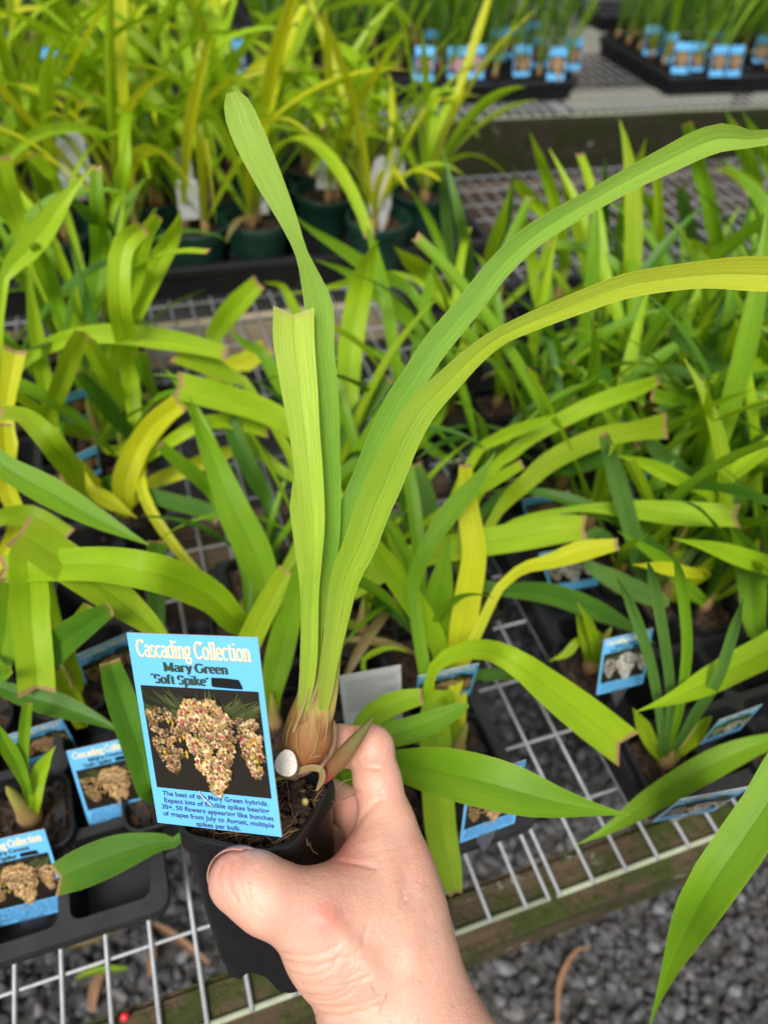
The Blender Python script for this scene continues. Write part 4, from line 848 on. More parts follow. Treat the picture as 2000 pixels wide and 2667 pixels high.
def stand_tag(x, y, z, label, style, yaw=0., lean=.25, full=False, sc=1.0):
    m = Matrix.Translation((x, y, z)) @ Matrix.Rotation(yaw, 4, 'Z') @ Matrix.Rotation(math.pi / 2 - lean, 4, 'X') @ Matrix.Diagonal((sc, sc, sc, 1))
    return make_tag(m, label, style, full, stake=False)
far = [(1130, 120, 'cream', 'cream tag deep behind the lime leaf tips'), (1335, 110, 'cream', 'cream tag half hidden between reeds on the far tray'), (1390, 95, 'cream', 'cream tag low in the reeds of the far tray'), (1745, 125, 'cream', 'cream tag behind the leftmost one on the far right tray'), (1860, 115, 'cream', 'cream tag peeping over the third one on the far right tray'), (270, 140, 'cream', 'cream tag between leaves at the upper left'), (1105, 165, 'pink', 'pink flower tag half hidden behind lime leaves'), (1190, 165, 'pink', 'pink flower tag left of the lime leaf tips'), (1238, 160, 'pink', 'pink flower tag at the gap between far trays'), (1298, 115, 'cream', 'cream flower tag on the second bench beside the reeds'),
       (1360, 160, 'cream', 'front cream flower tag, left of the pair on the far tray end'), (1405, 135, 'cream', 'cream flower tag behind the front pair on the far tray end'), (1450, 165, 'cream', 'cream flower tag nearest the far tray end'), (1492, 140, 'cream', 'cream flower tag at the very corner of the far tray'),
       (1775, 150, 'cream', 'leftmost of the four cream tags on the far right tray'), (1818, 150, 'cream', 'second of the four cream tags on the far right tray'), (1872, 158, 'cream', 'third of the four cream tags on the far right tray'), (1915, 158, 'cream', 'rightmost of the four cream tags on the far right tray'),
       (1985, 130, 'cream', 'tilted cream tag at the top right edge'), (40, 135, 'cream', 'cream tag glimpsed at the far left between leaves'), (130, 175, 'cream', 'cream tag far left beside a dark gap'), (190, 170, 'cream', 'cream tag behind the left lime leaves'), (610, 150, 'white', 'pale tag glimpsed behind the lime leaves'), (1700, 105, 'cream', 'tag at the back corner of the far right tray')]
for px, py, sty, lb in far:
    p = P(px, py, .07); stand_tag(p[0], p[1], .07, lb, sty, random.uniform(-.25, .1), .3, sc=.76)
for px, py, h, sc, lb in [(185, 415, .16, .72, 'white printed label back among the green pots at left'), (195, 460, .12, .6, 'second white label back below it at left'), (490, 520, .11, .5, 'narrow white label in the third green pot'), (475, 430, .13, .45, 'narrow white label standing in the back green pot'),
                          (672, 510, .10, .5, 'white label leaning on the green pot by the tray gap'), (850, 445, .11, .5, 'white label in the pot behind the frontmost green pot'), (1035, 420, .11, .4, 'slim white label behind the frontmost green pot')]:
    p = P(px, py, h)
    m = Matrix.Translation(p) @ Matrix.Rotation(random.uniform(-.3, .3), 4, 'Z') @ Matrix.Rotation(math.pi / 2 - .2, 4, 'X') @ Matrix.Rotation(random.uniform(-.1, .1), 4, 'Z') @ Matrix.Diagonal((sc, sc * 1.15, 1, 1))
    make_tag(m, lb, 'back', stake=False, group='white labels among the green pots')
# a white plastic blade in the frontmost green pot
bp = P(992, 500, .115); prof = [(-.010, -.002), (-.017, .012), (-.014, .03), (-.017, .045), (-.010, .068), (0, .072), (.010, .068), (.016, .045), (.015, .03), (.016, .012), (.005, -.018), (0, -.022)]
bvs = [(x, 0, z - .03) for x, z in prof]; bvs += [(x, .0008, z) for x, _, z in bvs]; n = len(prof)
o = obj('plant_label', mesh('plant_label', bvs, [tuple(range(n)), tuple(range(2 * n - 1, n - 1, -1))] + [(i, i + n, (i + 1) % n + n, (i + 1) % n) for i in range(n)], M_WHITE), None, bp); o.rotation_euler = (-.15, .05, .25)
tag(o, 'white blade shaped label standing in the frontmost green pot', 'label', 'white labels among the green pots')

# ================================================================== THE HELD PLANT
HR = MW @ rotm(np.array([1.8165, .2751, -.3465])); HT = CAM + MW @ np.array([-.0504, .1161, .2883])
HM = Matrix([[*HR[i], 0.] for i in range(3)] + [[0, 0, 0, 1]])
hero = empty('orchid_plant', HT); tag(hero, 'potted orchid held up in the hand, sharp in front of everything', 'orchid')
PL['H'] = (hero, HT)
def rsq(w, r, m=8, n=6):                            # rounded square with points along its sides
    out = []
    for (ax, ay), (bx, by), a0 in (((1, -1), (1, 1), 0), ((1, 1), (-1, 1), 90), ((-1, 1), (-1, -1), 180), ((-1, -1), (1, -1), 270)):
        c = (bx * (w / 2 - r), by * (w / 2 - r)); p0 = np.array((ax, ay)) * (w / 2 - r); p1 = np.array((bx, by)) * (w / 2 - r); nrm = np.array((math.cos(math.radians(a0)), math.sin(math.radians(a0)))) * r
        for k in range(1, m): q = p0 + (p1 - p0) * k / m + nrm; out.append((q[0], q[1], abs(k / m - .5)))
        for k in range(n + 1): a = math.radians(a0 + 90 * k / n); out.append((c[0] + r * math.cos(a), c[1] + r * math.sin(a), .5))
    return out
HS, HL = .052, .0726
def hr(w, z, r, notch=0): return [(x, y, z + (notch if q < .22 else (notch * .6 if q < .3 else 0))) for x, y, q in rsq(w, r)]
hb = HS * .74
v1, f1 = rings_vf([hr(HS - .0036, 0, .0115), hr(HS - .0006, -.0002, .0125), hr(HS, -.0009, .0128), hr(HS + .0003, -.0068, .0128), hr(HS - .0006, -.0078, .0124), hr(HS - .0022, -.0082, .0118), hr(HS - .0034, -.0095, .0112),
                   hr(HS * .87, -HL * .5, .0098), hr(hb + .0022, -HL + .0095, .0078), hr(hb + .0016, -HL + .007, .0078), hr(hb - .0004, -HL + .0062, .007, .0), hr(hb - .001, -HL, .007, .0058)])
v2, f2 = rings_vf([hr(HS - .0036, 0, .0115), hr(HS - .0045, -.004, .011), hr(HS * .85, -HL * .5, .0085), hr(hb - .003, -HL + .006, .0065)], True)
v, f = join([(v1, f1), (v2, [q[::-1] for q in f2])]); o = obj('pot', mesh('pot', v, f, M_POT, True), hero); o.matrix_local = HM
md = o.modifiers.new('edge', 'EDGE_SPLIT'); md.split_angle = math.radians(38)
def local(x, y, z): return HR @ np.array((x, y, z))
# bark and roots in the pot
V = []; F = []; C = []
for k in range(420):
    x, y = RNG.uniform(-.0215, .0215, 2); s = RNG.uniform(.0008, .0028)
    vv = ICO1[0] * (1 + RNG.uniform(-.3, .3, (len(ICO1[0]), 1))) * (s * RNG.uniform(.8, 1.7), s * RNG.uniform(.6, 1.2), s * RNG.uniform(.4, .8)); a = RNG.uniform(0, 6.3); R_ = rotm(RNG.normal(size=3) * 1.2)
    vv = (vv @ R_.T + (x, y, -.0085 + RNG.uniform(-.002, .0032))) @ HR.T; o_ = len(V); V.extend(vv); F.extend([tuple(i + o_ for i in q) for q in ICO1[1]])
    g = RNG.uniform(.3, 1.2); C.extend([(.07 * g, .033 * g, .014 * g)] * len(ICO1[1]))
tag(obj('bark_mix', mesh('bark_mix', V, F, M_BARK, False, cols=C), hero), kind='stuff')
sm = soil_mesh('soil', HS - .008, HS - .008, .0014, 16); o = obj('soil', sm, hero); o.matrix_local = Matrix.Translation(local(0, 0, -.0105)) @ HM
parts = []
def fib(p0, L, d, r=.00016, curl=.9):
    p = np.array(p0, float); d = np.array(d, float); d /= np.linalg.norm(d); pts = [p.copy()]
    for _ in range(9): d = d + RNG.normal(size=3) * .28 * curl; d[2] -= .05; d /= np.linalg.norm(d); p = p + d * L / 9; pts.append(p.copy())
    return tube_vf([HR @ q for q in spline(pts, 0)[::4]], r, 5)
for k in range(85):
    x, y = RNG.uniform(-.022, .022, 2); parts.append(fib((x, y, -.007 + RNG.uniform(-.001, .003)), RNG.uniform(.006, .020), (RNG.normal(), RNG.normal(), RNG.uniform(-.1, .5)), RNG.choice([.0001, .00013, .0002])))
for k in range(60):                                 # bristles round the cut stub and the bulb foot
    q = HR.T @ (Q(740 + RNG.uniform(-45, 60), 1960 + RNG.uniform(-60, 60), .288) - HT); parts.append(fib(q, RNG.uniform(.003, .008), (RNG.normal(), RNG.normal(), .8), .00013, .5))
v, f = join(parts); tag(obj('root_fibre', mesh('root_fibre', v, f, M_FIBRE, True), hero), kind='stuff')
def traced_tube(name, reg, path, hw, depth, mat, n=22, flat=.85, seg=26, flat2=None):
    s = REG[reg][2]; dd = np.interp(np.linspace(0, 1, len(path)), np.linspace(0, 1, len(depth)), depth)
    p3 = np.array([Q(*rp(reg, x, y), z) for (x, y), z in zip(path, dd)]); rr = np.array(hw) / s * dd / FPX
    a = resample(spline(np.column_stack([p3, rr]), 0), seg); p3, rr = a[:, :3], np.maximum(a[:, 3], .00005); t = np.gradient(p3, axis=0); t /= np.linalg.norm(t, axis=1)[:, None]
    V = []; UV = []; F = []
    for i in range(seg):
        vw = p3[i] - CAM; l = np.cross(t[i], vw); l /= np.linalg.norm(l); m = np.cross(l, t[i])
        for k in range(n + 1):
            w = 2 * math.pi * k / n + 1.5; V.append(p3[i] - HT + rr[i] * (l * math.cos(w) + m * (flat + ((flat2 if flat2 is not None else flat) - flat) * i / (seg - 1)) * math.sin(w))); UV.append((k / n, i / (seg - 1)))
    for i in range(seg - 1):
        for k in range(n): q = i * (n + 1) + k; F.append((q, q + 1, q + n + 2, q + n + 1))
    return obj(name, mesh(name, V, F, mat, True, UV), hero)
traced_tube('pseudobulb', 'R', [(640, 1140), (606, 1080), (568, 980), (552, 850), (572, 680), (618, 470), (638, 300), (645, 150), (648, 60)], [4, 90, 190, 238, 222, 182, 150, 90, 4], [.288, .284, .281, .279, .277], M_BULB, 28)
traced_tube('leaf_sheath', 'R', [(520, 800), (548, 620), (570, 430), (568, 230), (565, 40), (575, -160), (585, -330), (592, -480)], [60, 118, 112, 94, 76, 64, 54, 40], [.276, .2755, .2765, .288], M_SHEATH, 22, .6, 30, .02)
traced_tube('leaf_sheath', 'R', [(640, 820), (690, 620), (738, 430), (772, 230), (795, 40), (835, -180), (880, -420), (905, -560)], [60, 112, 104, 92, 86, 92, 104, 112], [.276, .275, .2765, .288], M_SHEATH, 22, .55, 30, .02)
traced_tube('new_shoot', 'R', [(700, 1235), (770, 1140), (850, 1050), (950, 930), (1060, 790), (1140, 690), (1203, 612)], [40, 72, 82, 76, 52, 28, 2], [.284, .277, .271], M_SHOOT, 18)
traced_tube('dead_sheath', 'R', [(770, 1000), (800, 850), (808, 720), (812, 640)], [30, 42, 30, 2], [.288, .287], M_FIBRE, 10)
# stub of an old stem, cut white
p0 = HR.T @ (Q(760, 2000, .284) - HT); cdir = HR.T @ (CAM - Q(747, 1985, .282)); cdir /= np.linalg.norm(cdir); cdir = cdir + np.array([-.05, -.1, .15]); cdir /= np.linalg.norm(cdir)
tip = HR.T @ (Q(745, 1989, .2705) - HT); sd = tip - p0; e1 = np.cross(cdir, (0, 0, 1.)); e1 /= np.linalg.norm(e1); e2 = np.cross(cdir, e1); V = []; n = 22
for c_, r_ in ((p0, .0044), (p0 + sd * .6, .0046), (tip - cdir * .0004, .0043), (tip, .0040)):
    for k in range(n): a = 2 * math.pi * k / n; V.append(HR @ (c_ + r_ * (1 + .06 * math.sin(3 * a + 1)) * (e1 * math.cos(a) + e2 * 1.14 * math.sin(a))))
F = [(i * n + k, i * n + (k + 1) % n, (i + 1) * n + (k + 1) % n, (i + 1) * n + k) for i in range(3) for k in range(n)] + [tuple(3 * n + k for k in range(n))]
me = mesh('cut_stub', V, F, [M_FIBRE, M_CUT]); me.polygons[len(F) - 1].material_index = 1
for i in range(2 * n, 3 * n): me.polygons[i].material_index = 1
obj('cut_stub', me, hero)
ob_ = ICO2[0] * (.0015, .0012, .0017); ob_ = ob_ + HR.T @ (Q(795, 2089, .281) - HT); obj('slow_release_pellet', mesh('slow_release_pellet', ob_ @ HR.T, ICO2[1], plain('pellet', (.30, .26, .06), .4), True), hero)
HK = dict(base=False, seg=44, nu=6, fold=.26, roll=.0)
leaf('H', 'S', [(852, 1640), (856, 1560), (861, 1462), (865, 1398), (865, 1272), (859, 1145), (852, 1019), (840, 913), (831, 802), (808, 722), (784, 656), (752, 575), (695, 455), (640, 335), (604, 236)], [24, 28, 30, 40, 46, 52, 58, 62, 74, 52, 33, 48, 74, 84, 64], None, 'q', 'round', depth=[.274, .268, .256, .248, .246], **HK)
leaf('H', 'S', [(790, 1850), (800, 1780), (806, 1710), (808, 1630), (812, 1540), (817, 1462), (815, 1356), (804, 1230), (793, 1124), (781, 1019), (766, 892), (765, 808)], [22, 38, 42, 42, 38, 42, 62, 74, 80, 94, 106, 104], None, 'p', 'cut', depth=[.2712, .266, .255, .250], **HK)
leaf('H', 'S', [(800, 1740), (804, 1640), (806, 1540), (798, 1440), (784, 1330), (776, 1265), (768, 1200)], [40, 42, 48, 56, 58, 46, 8], None, 'p', 'point', depth=[.2745, .271, .263], **HK)
leaf('H', 'S', [(812, 1750), (822, 1660), (832, 1560), (843, 1440), (848, 1360)], [34, 34, 34, 32, 10], None, 'p', 'point', depth=[.276, .272], **HK)
leaf('H', 'S', [(862, 1700), (874, 1600), (880, 1500), (893, 1389), (912, 1314), (941, 1251), (971, 1179), (1002, 1112), (1034, 1048), (1078, 985), (1130, 905), (1180, 845), (1245, 765), (1300, 695), (1384, 617), (1469, 563), (1553, 515), (1659, 456), (1743, 414), (1815, 378), (1880, 358), (1950, 362), (2040, 352), (2160, 350), (2290, 385), (2400, 450)], [30, 40, 46, 50, 52, 54, 58, 62, 66, 68, 70, 68, 66, 64, 62, 58, 56, 60, 68, 72, 66, 44, 42, 48, 46, 20], None, 'q', 'point', depth=[.2745, .272, .262, .256, .258, .262], base=False, seg=64, nu=8, fold=.30, roll=.25)
leaf('H', 'S', [(842, 1850), (848, 1795), (855, 1736), (874, 1631), (890, 1542), (907, 1483), (937, 1420), (971, 1327), (1000, 1259), (1030, 1188), (1059, 1128), (1101, 1061), (1167, 993), (1225, 935), (1283, 888), (1321, 866), (1405, 829), (1511, 787), (1638, 743), (1806, 717), (1930, 712), (2060, 720), (2200, 745), (2330, 800), (2430, 880)], [24, 40, 46, 58, 70, 80, 86, 90, 94, 90, 84, 78, 66, 56, 48, 46, 52, 58, 64, 68, 84, 92, 90, 76, 30], None, 'r', 'point', depth=[.2705, .266, .258, .252, .252, .256], base=False, seg=64, nu=8, fold=.26, roll=.25)
leaf('H', 'R', [(230, 1225), (400, 1172), (560, 1112), (672, 1120), (700, 1190), (680, 1260), (640, 1330)], [30, 55, 60, 62, 60, 50, 16], None, 't', 'cut', depth=[.277, .273, .276], base=False, seg=30, nu=4, fold=.1, roll=0.)
leaf('H', 'R', [(420, 760), (500, 560), (560, 400), (590, 200), (600, 20)], [16, 24, 22, 20, 10], None, 't', 'point', depth=[.268, .272], base=False, seg=20, nu=2, fold=.1, roll=0.)
leaf('H', 'R', [(560, 560), (620, 400), (680, 240), (735, 60)], [10, 20, 20, 10], None, 't', 'point', depth=[.268, .271], base=False, seg=20, nu=2, fold=.1, roll=0.)
for pth, ww in [([(350, 900), (370, 760), (420, 640)], 14), ([(640, 900), (660, 780), (668, 670)], 10), ([(720, 860), (745, 700), (760, 520), (770, 330)], 12), ([(470, 1000), (450, 860), (470, 700)], 10), ([(560, 1040), (620, 940), (650, 820)], 12), ([(590, 1010), (640, 1000), (695, 985)], 12), ([(520, 640), (585, 430), (625, 260), (640, 120)], 13)]:
    leaf('H', 'R', pth, [3, ww, ww * .8, 3], None, 't', 'point', depth=[.2712, .2705], base=False, seg=14, nu=2, fold=.2, roll=0.)
make_tag(fit_pose([(330, 1647), (672, 1661), (733, 2179), (413, 2143)], .1), 'sharp blue Cascading Collection tag on the held pot', 'cream', True, stake=False)

# ================================================================== THE HAND
def surface_nets(D, org, h):
    nx, ny, nz = D.shape; s = D < 0
    c = np.zeros((nx - 1, ny - 1, nz - 1), np.int8)
    for i in (0, 1):
        for j in (0, 1):
            for k in (0, 1): c += s[i:nx - 1 + i, j:ny - 1 + j, k:nz - 1 + k]
    act = (c > 0) & (c < 8); idx = -np.ones(act.shape, np.int64); ii = np.argwhere(act); idx[act] = np.arange(len(ii))
    acc = np.zeros((len(ii), 3)); cnt = np.zeros(len(ii)); cor = [(i, j, k) for i in (0, 1) for j in (0, 1) for k in (0, 1)]
    for a in cor:
        for ax in range(3):
            if a[ax]: continue
            b = list(a); b[ax] = 1
            da = D[ii[:, 0] + a[0], ii[:, 1] + a[1], ii[:, 2] + a[2]]; db = D[ii[:, 0] + b[0], ii[:, 1] + b[1], ii[:, 2] + b[2]]
            m = (da < 0) != (db < 0); t = np.where(m, da / np.where(m, da - db, 1), 0); p = np.tile(np.array(a, float), (len(ii), 1)); p[:, ax] = t
            acc += p * m[:, None]; cnt += m
    V = (ii + acc / cnt[:, None]) * h + org; F = []
    for ax in range(3):
        o1, o2 = [(1, 2), (2, 0), (0, 1)][ax]; sl = [slice(1, -1)] * 3
        A = s.copy(); sh = [slice(None)] * 3; sh[ax] = slice(0, -1); s0 = s[tuple(sh)]; sh[ax] = slice(1, None); s1 = s[tuple(sh)]
        e = np.argwhere(s0 != s1); ok = (e[:, o1] > 0) & (e[:, o2] > 0) & (e[:, o1] < D.shape[o1] - 1) & (e[:, o2] < D.shape[o2] - 1); e = e[ok]; flip = s0[e[:, 0], e[:, 1], e[:, 2]]
        q = []
        for d1, d2 in ((-1, -1), (0, -1), (0, 0), (-1, 0)):
            g = e.copy(); g[:, o1] += d1; g[:, o2] += d2; q.append(idx[g[:, 0], g[:, 1], g[:, 2]])
        q = np.stack(q, 1); q[~flip] = q[~flip][:, ::-1]; F.append(q)
    return V, np.concatenate(F)
def cpt(px, py, z): return ray(px, py) * z
CAPS = [  # (px, py, distance, radius) pairs; k = softness of the join
 ((1030, 2610, .266, .0255), (1330, 3150, .235, .030), .010), ((1052, 2590, .284, .021), (1330, 3100, .255, .027), .010),
 ((1016, 2470, .268, .0228), (1030, 2610, .266, .0255), .010), ((1012, 2360, .275, .0192), (1016, 2470, .268, .0228), .008), ((1010, 2250, .281, .0150), (1012, 2360, .275, .0192), .008), ((1008, 2150, .287, .0110), (1012, 2250, .281, .0148), .006),
 ((1008, 2150, .287, .0108), (983, 2035, .293, .0092), .004), ((983, 2035, .293, .0092), (966, 1950, .300, .0093), .004), ((966, 1950, .300, .0090), (890, 1944, .306, .0084), .003), ((890, 1944, .306, .0083), (845, 1946, .310, .0084), .003), ((845, 1946, .310, .0081), (778, 1985, .310, .0066), .003),
 ((1006, 2245, .306, .0130), (935, 2118, .326, .0097), .004), ((935, 2118, .326, .0095), (862, 2084, .335, .0088), .003), ((862, 2084, .335, .0086), (790, 2090, .334, .007), .003),
 ((1006, 2335, .316, .0125), (925, 2218, .337, .0092), .004), ((925, 2218, .337, .009), (850, 2195, .343, .0084), .003), ((850, 2195, .343, .0083), (785, 2200, .340, .0068), .003),
 ((1010, 2430, .318, .0115), (930, 2310, .340, .0080), .004), ((930, 2310, .340, .0078), (865, 2290, .346, .0072), .003), ((865, 2290, .346, .007), (805, 2300, .344, .0058), .003),
 ((1006, 2245, .302, .0125), (1036, 2590, .284, .020), .010), ((1006, 2335, .314, .012), (1048, 2590, .294, .018), .010), ((1010, 2430, .316, .012), (1055, 2590, .300, .017), .010),
 ((965, 2545, .264, .0205), (880, 2450, .258, .0185), .010), ((880, 2450, .258, .0180), (808, 2382, .253, .0142), .008), ((808, 2382, .253, .0140), (745, 2356, .250, .0118), .004), ((745, 2356, .250, .0118), (695, 2336, .248, .0119), .003), ((695, 2336, .248, .0119), (655, 2309, .248, .0116), .003), ((655, 2309, .248, .0116), (620, 2295, .249, .0107), .002),
 ((872, 2352, .259, .0098), (1004, 2190, .288, .0072), .009), ((905, 2385, .262, .012), (1005, 2270, .282, .011), .012), ((940, 2400, .266, .014), (1010, 2350, .276, .014), .012)]
def hand_mesh():
    hh = .00075; pts = [cpt(*p[:3]) for c in CAPS for p in c[:2]]; lo = np.array([-.072, .072, .222]); hi = np.array([.062, .212, .362])
    n = np.ceil((hi - lo) / hh).astype(int); ax = [lo[i] + hh * np.arange(n[i]) for i in range(3)]
    D = np.full(n, 1.0, np.float32); Gx, Gy, Gz = [a.astype(np.float32) for a in ax]
    for a, b, k in CAPS:
        A, B = cpt(*a[:3]), cpt(*b[:3]); d = B - A; L2 = d @ d; ra, rb = a[3], b[3]; m = max(ra, rb) + .016
        i0 = [max(0, int((min(A[i], B[i]) - m - lo[i]) / hh)) for i in range(3)]; i1 = [min(n[i], int((max(A[i], B[i]) + m - lo[i]) / hh) + 1) for i in range(3)]
        if any(i1[i] <= i0[i] for i in range(3)): continue
        sl = tuple(slice(i0[i], i1[i]) for i in range(3)); x = Gx[sl[0]][:, None, None] - np.float32(A[0]); y = Gy[sl[1]][None, :, None] - np.float32(A[1]); z = Gz[sl[2]][None, None, :] - np.float32(A[2])
        t = np.clip((x * d[0] + y * d[1] + z * d[2]) / L2, 0, 1).astype(np.float32)
        dist = np.sqrt((x - t * d[0]) ** 2 + (y - t * d[1]) ** 2 + (z - t * d[2]) ** 2) - (ra + (rb - ra) * t)
        cur = D[sl]; h_ = np.clip(.5 + .5 * (cur - dist) / k, 0, 1); D[sl] = dist * h_ + cur * (1 - h_) - k * h_ * (1 - h_)
    V, F = surface_nets(D, lo, hh)
    # smooth a little, then shape knuckles, tendons and wrinkles
    e = np.concatenate([F[:, [0, 1]], F[:, [1, 2]], F[:, [2, 3]], F[:, [3, 0]]])
    def relax(V, it, w):
        for _ in range(it):
            S = np.zeros_like(V); c = np.zeros(len(V)); np.add.at(S, e[:, 0], V[e[:, 1]]); np.add.at(c, e[:, 0], 1); V = V + w * (S / np.maximum(c, 1)[:, None] - V)
        return V
    V = relax(V, 7, .5)
    fn = np.cross(V[F[:, 2]] - V[F[:, 0]], V[F[:, 3]] - V[F[:, 1]]); N = np.zeros_like(V)
    for k in range(4): np.add.at(N, F[:, k], fn)
    N /= np.linalg.norm(N, axis=1)[:, None] + 1e-12
    if np.mean(np.einsum('ij,ij->i', N, V - V.mean(0))) < 0: N = -N
    px = V[:, 0] / V[:, 2] * FPX + CX; py = V[:, 1] / V[:, 2] * FPX + CY; front = np.clip((-N[:, 2] + .25) * 2, 0, 1)
    def g(x, y, sx, sy=None): return np.exp(-((px - x) / sx) ** 2 - ((py - y) / (sy or sx)) ** 2)
    disp = np.zeros(len(V)); red = np.zeros(len(V))
    def line(pts, depth, sig):                       # a crease along a picture polyline
        nonlocal disp
        q = spline(np.array(pts, float), 0); m = np.full(len(V), 1e9)
        for a in q[::2]: m = np.minimum(m, (px - a[0]) ** 2 + (py - a[1]) ** 2)
        disp -= 2.0 * depth * np.exp(-m / sig ** 2) * front
    line([(606, 2235), (590, 2275), (598, 2320), (615, 2350)], .00030, 5); line([(640, 2225), (622, 2270), (628, 2320), (648, 2365)], .00026, 5); line([(575, 2250), (563, 2285), (568, 2320)], .0002, 5); line([(670, 2260), (655, 2300), (662, 2345), (680, 2380)], .0002, 6)
    line([(925, 1985), (945, 1998), (985, 2003)], .0003, 6); line([(925, 2062), (950, 2072), (985, 2066)], .0003, 8); line([(905, 1955), (918, 1925), (917, 1898)], .0004, 6); line([(880, 2243), (930, 2250), (975, 2262)], .0003, 7); line([(915, 2170), (950, 2120), (985, 2085)], .0003, 10)
    for i in range(11):                              # wrist folds
        y = 2478 + i * 17 + 5 * math.sin(i * 2.3); x = 752 + i * 9.5; L = 130 + 40 * math.sin(i * 1.7)
        line([(x - 14, y + 8), (x + L * .35, y + 14 + 2 * math.sin(i)), (x + L * .75, y + 4), (x + L, y - 16)], .00032 + .0001 * math.sin(i * 3.1), 4.6)
    for i in range(26):
        x = 800 + 300 * ((i * .618) % 1); y = 2300 + 330 * ((i * .381) % 1); a = -.9 + .5 * math.sin(i); L = 40 + 25 * math.sin(i * 2)
        line([(x, y), (x + L * .5 * math.cos(a), y + L * .5 * math.sin(a) + 4), (x + L * math.cos(a), y + L * math.sin(a))], .00013, 4)
    # tendon / bone relief on the back of the hand
    q = spline(np.array([(985, 2170), (1020, 2290), (1060, 2400), (1080, 2500)], float), 0); m = np.min([(px - a[0]) ** 2 + (py - a[1]) ** 2 for a in q[::2]], axis=0); disp += .0010 * np.exp(-m / 34 ** 2) * front
    q = spline(np.array([(860, 2400), (930, 2480), (1000, 2580)], float), 0); m = np.min([(px - a[0]) ** 2 + (py - a[1]) ** 2 for a in q[::2]], axis=0); disp += .0011 * np.exp(-m / 30 ** 2) * front
    disp += .0012 * g(975, 1925, 40) * front + .0008 * g(840, 2370, 55) * front - .0012 * g(960, 2440, 60, 70) * front - .0008 * g(1060, 2320, 25, 90) * front
    nz = RNG.normal(size=(7, 3)) * 120; 
    for w in nz: disp += .00011 * np.sin(V @ w + w[0])
    red += 1.0 * g(835, 2390, 70, 45) + .6 * g(970, 1920, 50) + .6 * g(890, 2130, 50, 110) + .55 * g(600, 2290, 60, 70) + .45 * g(900, 2240, 50) + .3 * g(900, 2540, 90, 60)
    V = V + N * disp[:, None]
    return V, F, np.clip(red, 0, 1)
V, F, red = hand_mesh()
lab = np.arange(len(V))
while True:
    m = lab[F].min(1); new = lab.copy(); np.minimum.at(new, F.ravel(), np.repeat(m, 4)); new = new[new]
    if (new == lab).all(): break
    lab = new
ids, cn = np.unique(lab, return_counts=True); print('HAND PIECES', cn); keep = lab == ids[cn.argmax()]
re_ = np.cumsum(keep) - 1; F = re_[F[keep[F[:, 0]]]]; V = V[keep]; red = red[keep]
org = cpt(1030, 2610, .266); Wv = (V - org) @ MW.T
me = mesh('hand', Wv, F, M_SKIN, True); at_ = me.attributes.new('Red', 'FLOAT', 'POINT'); at_.data.foreach_set('value', red.astype(np.float32))
bm = bmesh.new(); bm.from_mesh(me); bmesh.ops.recalc_face_normals(bm, faces=bm.faces[:]); bm.to_mesh(me); bm.free()
hand = obj('person', me, None, CAM + MW @ org); tag(hand, 'bare right hand and forearm gripping the black pot, thumb in front', 'person')
hp = V[:, 0] / V[:, 2] * FPX + CX; hq = V[:, 1] / V[:, 2] * FPX + CY; cand = np.argwhere((hq > 2360) & (hq < 2760) & (hp > 1000 - .25 * (hq - 2400)) & (V[:, 2] < .285))[:, 0]; parts = []; cen = cpt(1030, 2500, .285)
for k in RNG.choice(cand, 260):
    p = V[k]; nn = p - (cen + (cpt(1180, 2800, .27) - cen) * max(0, (hq[k] - 2500) / 300)); nn /= np.linalg.norm(nn); d = np.array([-.35 + RNG.normal() * .35, .75 + RNG.normal() * .2, 0]); L = RNG.uniform(.003, .0075)
    parts.append(tube_vf([(p + d * L * u + nn * L * (.35 * u - .3 * u * u) - org) @ MW.T for u in (0, .35, .7, 1.)], [.00005, .00005, .00004, .00002], 3, False))
hv, hf = join(parts); tag(obj('arm_hair', mesh('arm_hair', hv, hf, plain('hair', (.16, .085, .045), .5), True), hand), kind='stuff')
# thumb nail
ta, tb = cpt(695, 2336, .248), cpt(620, 2295, .249); axd = (tb - ta) / np.linalg.norm(tb - ta); e1 = np.array([.447, -.894, 0.]); e1 -= axd * (e1 @ axd); e1 /= np.linalg.norm(e1); e2 = np.cross(axd, e1)
if e2[2] < 0: e2 = -e2
cdn = .55 * axd + .28 * e1 + .75 * e2; cdn /= np.linalg.norm(cdn); ua = .94 * axd + .31 * e1; ua -= cdn * (ua @ cdn); ua /= np.linalg.norm(ua); ub = np.cross(cdn, ua); NV = []; NF = []
for i in range(13):
    for j in range(11):
        a = math.radians(-45 + 98 * i / 12); b = math.radians(-62 + 124 * j / 10) * (1 - .12 * max(0, i / 12 - .6) * 2.5); dv = (cdn * math.cos(a) + ua * math.sin(a)) * math.cos(b) + ub * math.sin(b)
        NV.append((tb + dv * (.01085 + .0003 * math.cos(b)) - org) @ MW.T)
for i in range(12):
    for j in range(10): k = i * 11 + j; NF.append((k, k + 1, k + 12, k + 11))
o = obj('thumb_nail', mesh('thumb_nail', NV, NF, M_NAIL, True), hand); sol = o.modifiers.new('thick', 'SOLIDIFY'); sol.thickness = .0003

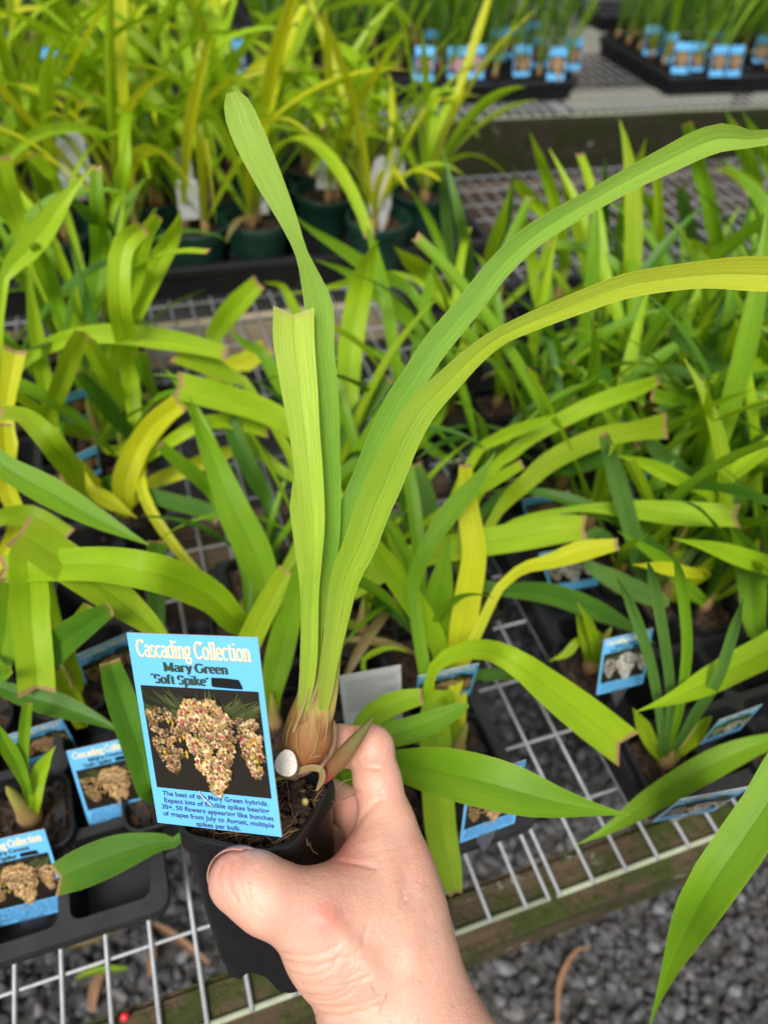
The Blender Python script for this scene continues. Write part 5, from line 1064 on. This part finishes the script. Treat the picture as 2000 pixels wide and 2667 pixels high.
# ================================================================== LITTER
def litter(name, label, cat, reg, path, w, z, mat, group=None):
    pts = np.array([P(*rp(reg, x, y), z) for x, y in path]); a = resample(spline(pts, 0), 16); c = a[0].copy(); t = np.gradient(a, axis=0); lat = np.cross(t, (0, 0, 1.)); lat /= np.linalg.norm(lat, axis=1)[:, None]
    a[:, 2] += .004 * np.sin(np.linspace(0, 3.14, 16)); u = np.linspace(0, 1, 16); me = leaf_mesh(a - c, w * (np.sin(u * 2.6 + .35) * .9 + .1), lat, mat, np.array([0, 0, 1.]), .3, False, 2)
    o = obj(name, me, None, c); tag(o, label, cat, group); return o
gz = GZ + .02
g9 = 'fallen leaves under the bench'
litter('dead_leaf', 'upright brown dead leaf strip on the gravel at lower left', 'dead leaf', 'Z', [(495, 2150), (520, 2010), (590, 1905)], 0.0110, gz, M_DRY, g9)
litter('dead_leaf', 'green leaf strip lying on the gravel at lower left', 'dead leaf', 'Z', [(410, 1965), (540, 1930), (690, 1915)], 0.0077, gz, LM['l'], g9)
litter('dead_leaf', 'tan dead leaf under the tray edge at lower left', 'dead leaf', 'Z', [(335, 1790), (480, 1770), (660, 1690)], 0.0099, gz, LM['t'], g9)
litter('dead_leaf', 'brown dead leaf standing between two wires', 'dead leaf', 'Z', [(810, 1960), (820, 1860), (835, 1760)], 0.0088, gz, M_DRY, g9)
litter('dead_leaf', 'long brown dead leaf beside the held pot foot', 'dead leaf', 'Z', [(830, 1670), (960, 1760), (1130, 1890)], 0.0088, gz, M_DRY, g9)
litter('dead_leaf', 'dead stem arching on the open gravel at lower right', 'dead leaf', 'G', [(645, 1990), (650, 1800), (690, 1690), (740, 1620), (800, 1600)], .006, gz, M_DRY, g9)
for i in range(6):
    x, y = RNG.uniform(-.1, .5), RNG.uniform(.15, .8); a = RNG.uniform(0, 6.3); L = RNG.uniform(.05, .12); c = np.array((x, y, GZ + .022)); d = np.array((math.cos(a), math.sin(a), 0)) * L
    u = np.linspace(0, 1, 12)[:, None]; pts = d * u + np.array((-d[1], d[0], 0)) * .25 * np.sin(u * 3); t = np.gradient(pts, axis=0); lat = np.cross(t, (0, 0, 1.)); lat /= np.linalg.norm(lat, axis=1)[:, None]
    o = obj('dead_leaf', leaf_mesh(pts, .009 * np.sin(np.linspace(.3, 2.9, 12)), lat, M_DRY if i % 3 else LM['t'], np.array([0, 0, 1.]), .3, False, 2), None, c); tag(o, 'small brown dead leaf on the gravel in the shade under the bench', 'dead leaf', 'small dead leaves in the shade')
bp = P(325, 2650, -.002); v = ICO2[0] * .0026; o = obj('berry', mesh('berry', v, ICO2[1], M_RED, True), None, bp + (0, 0, .0005)); tag(o, 'tiny red berry on the mossy rail at the bottom left', 'berry')
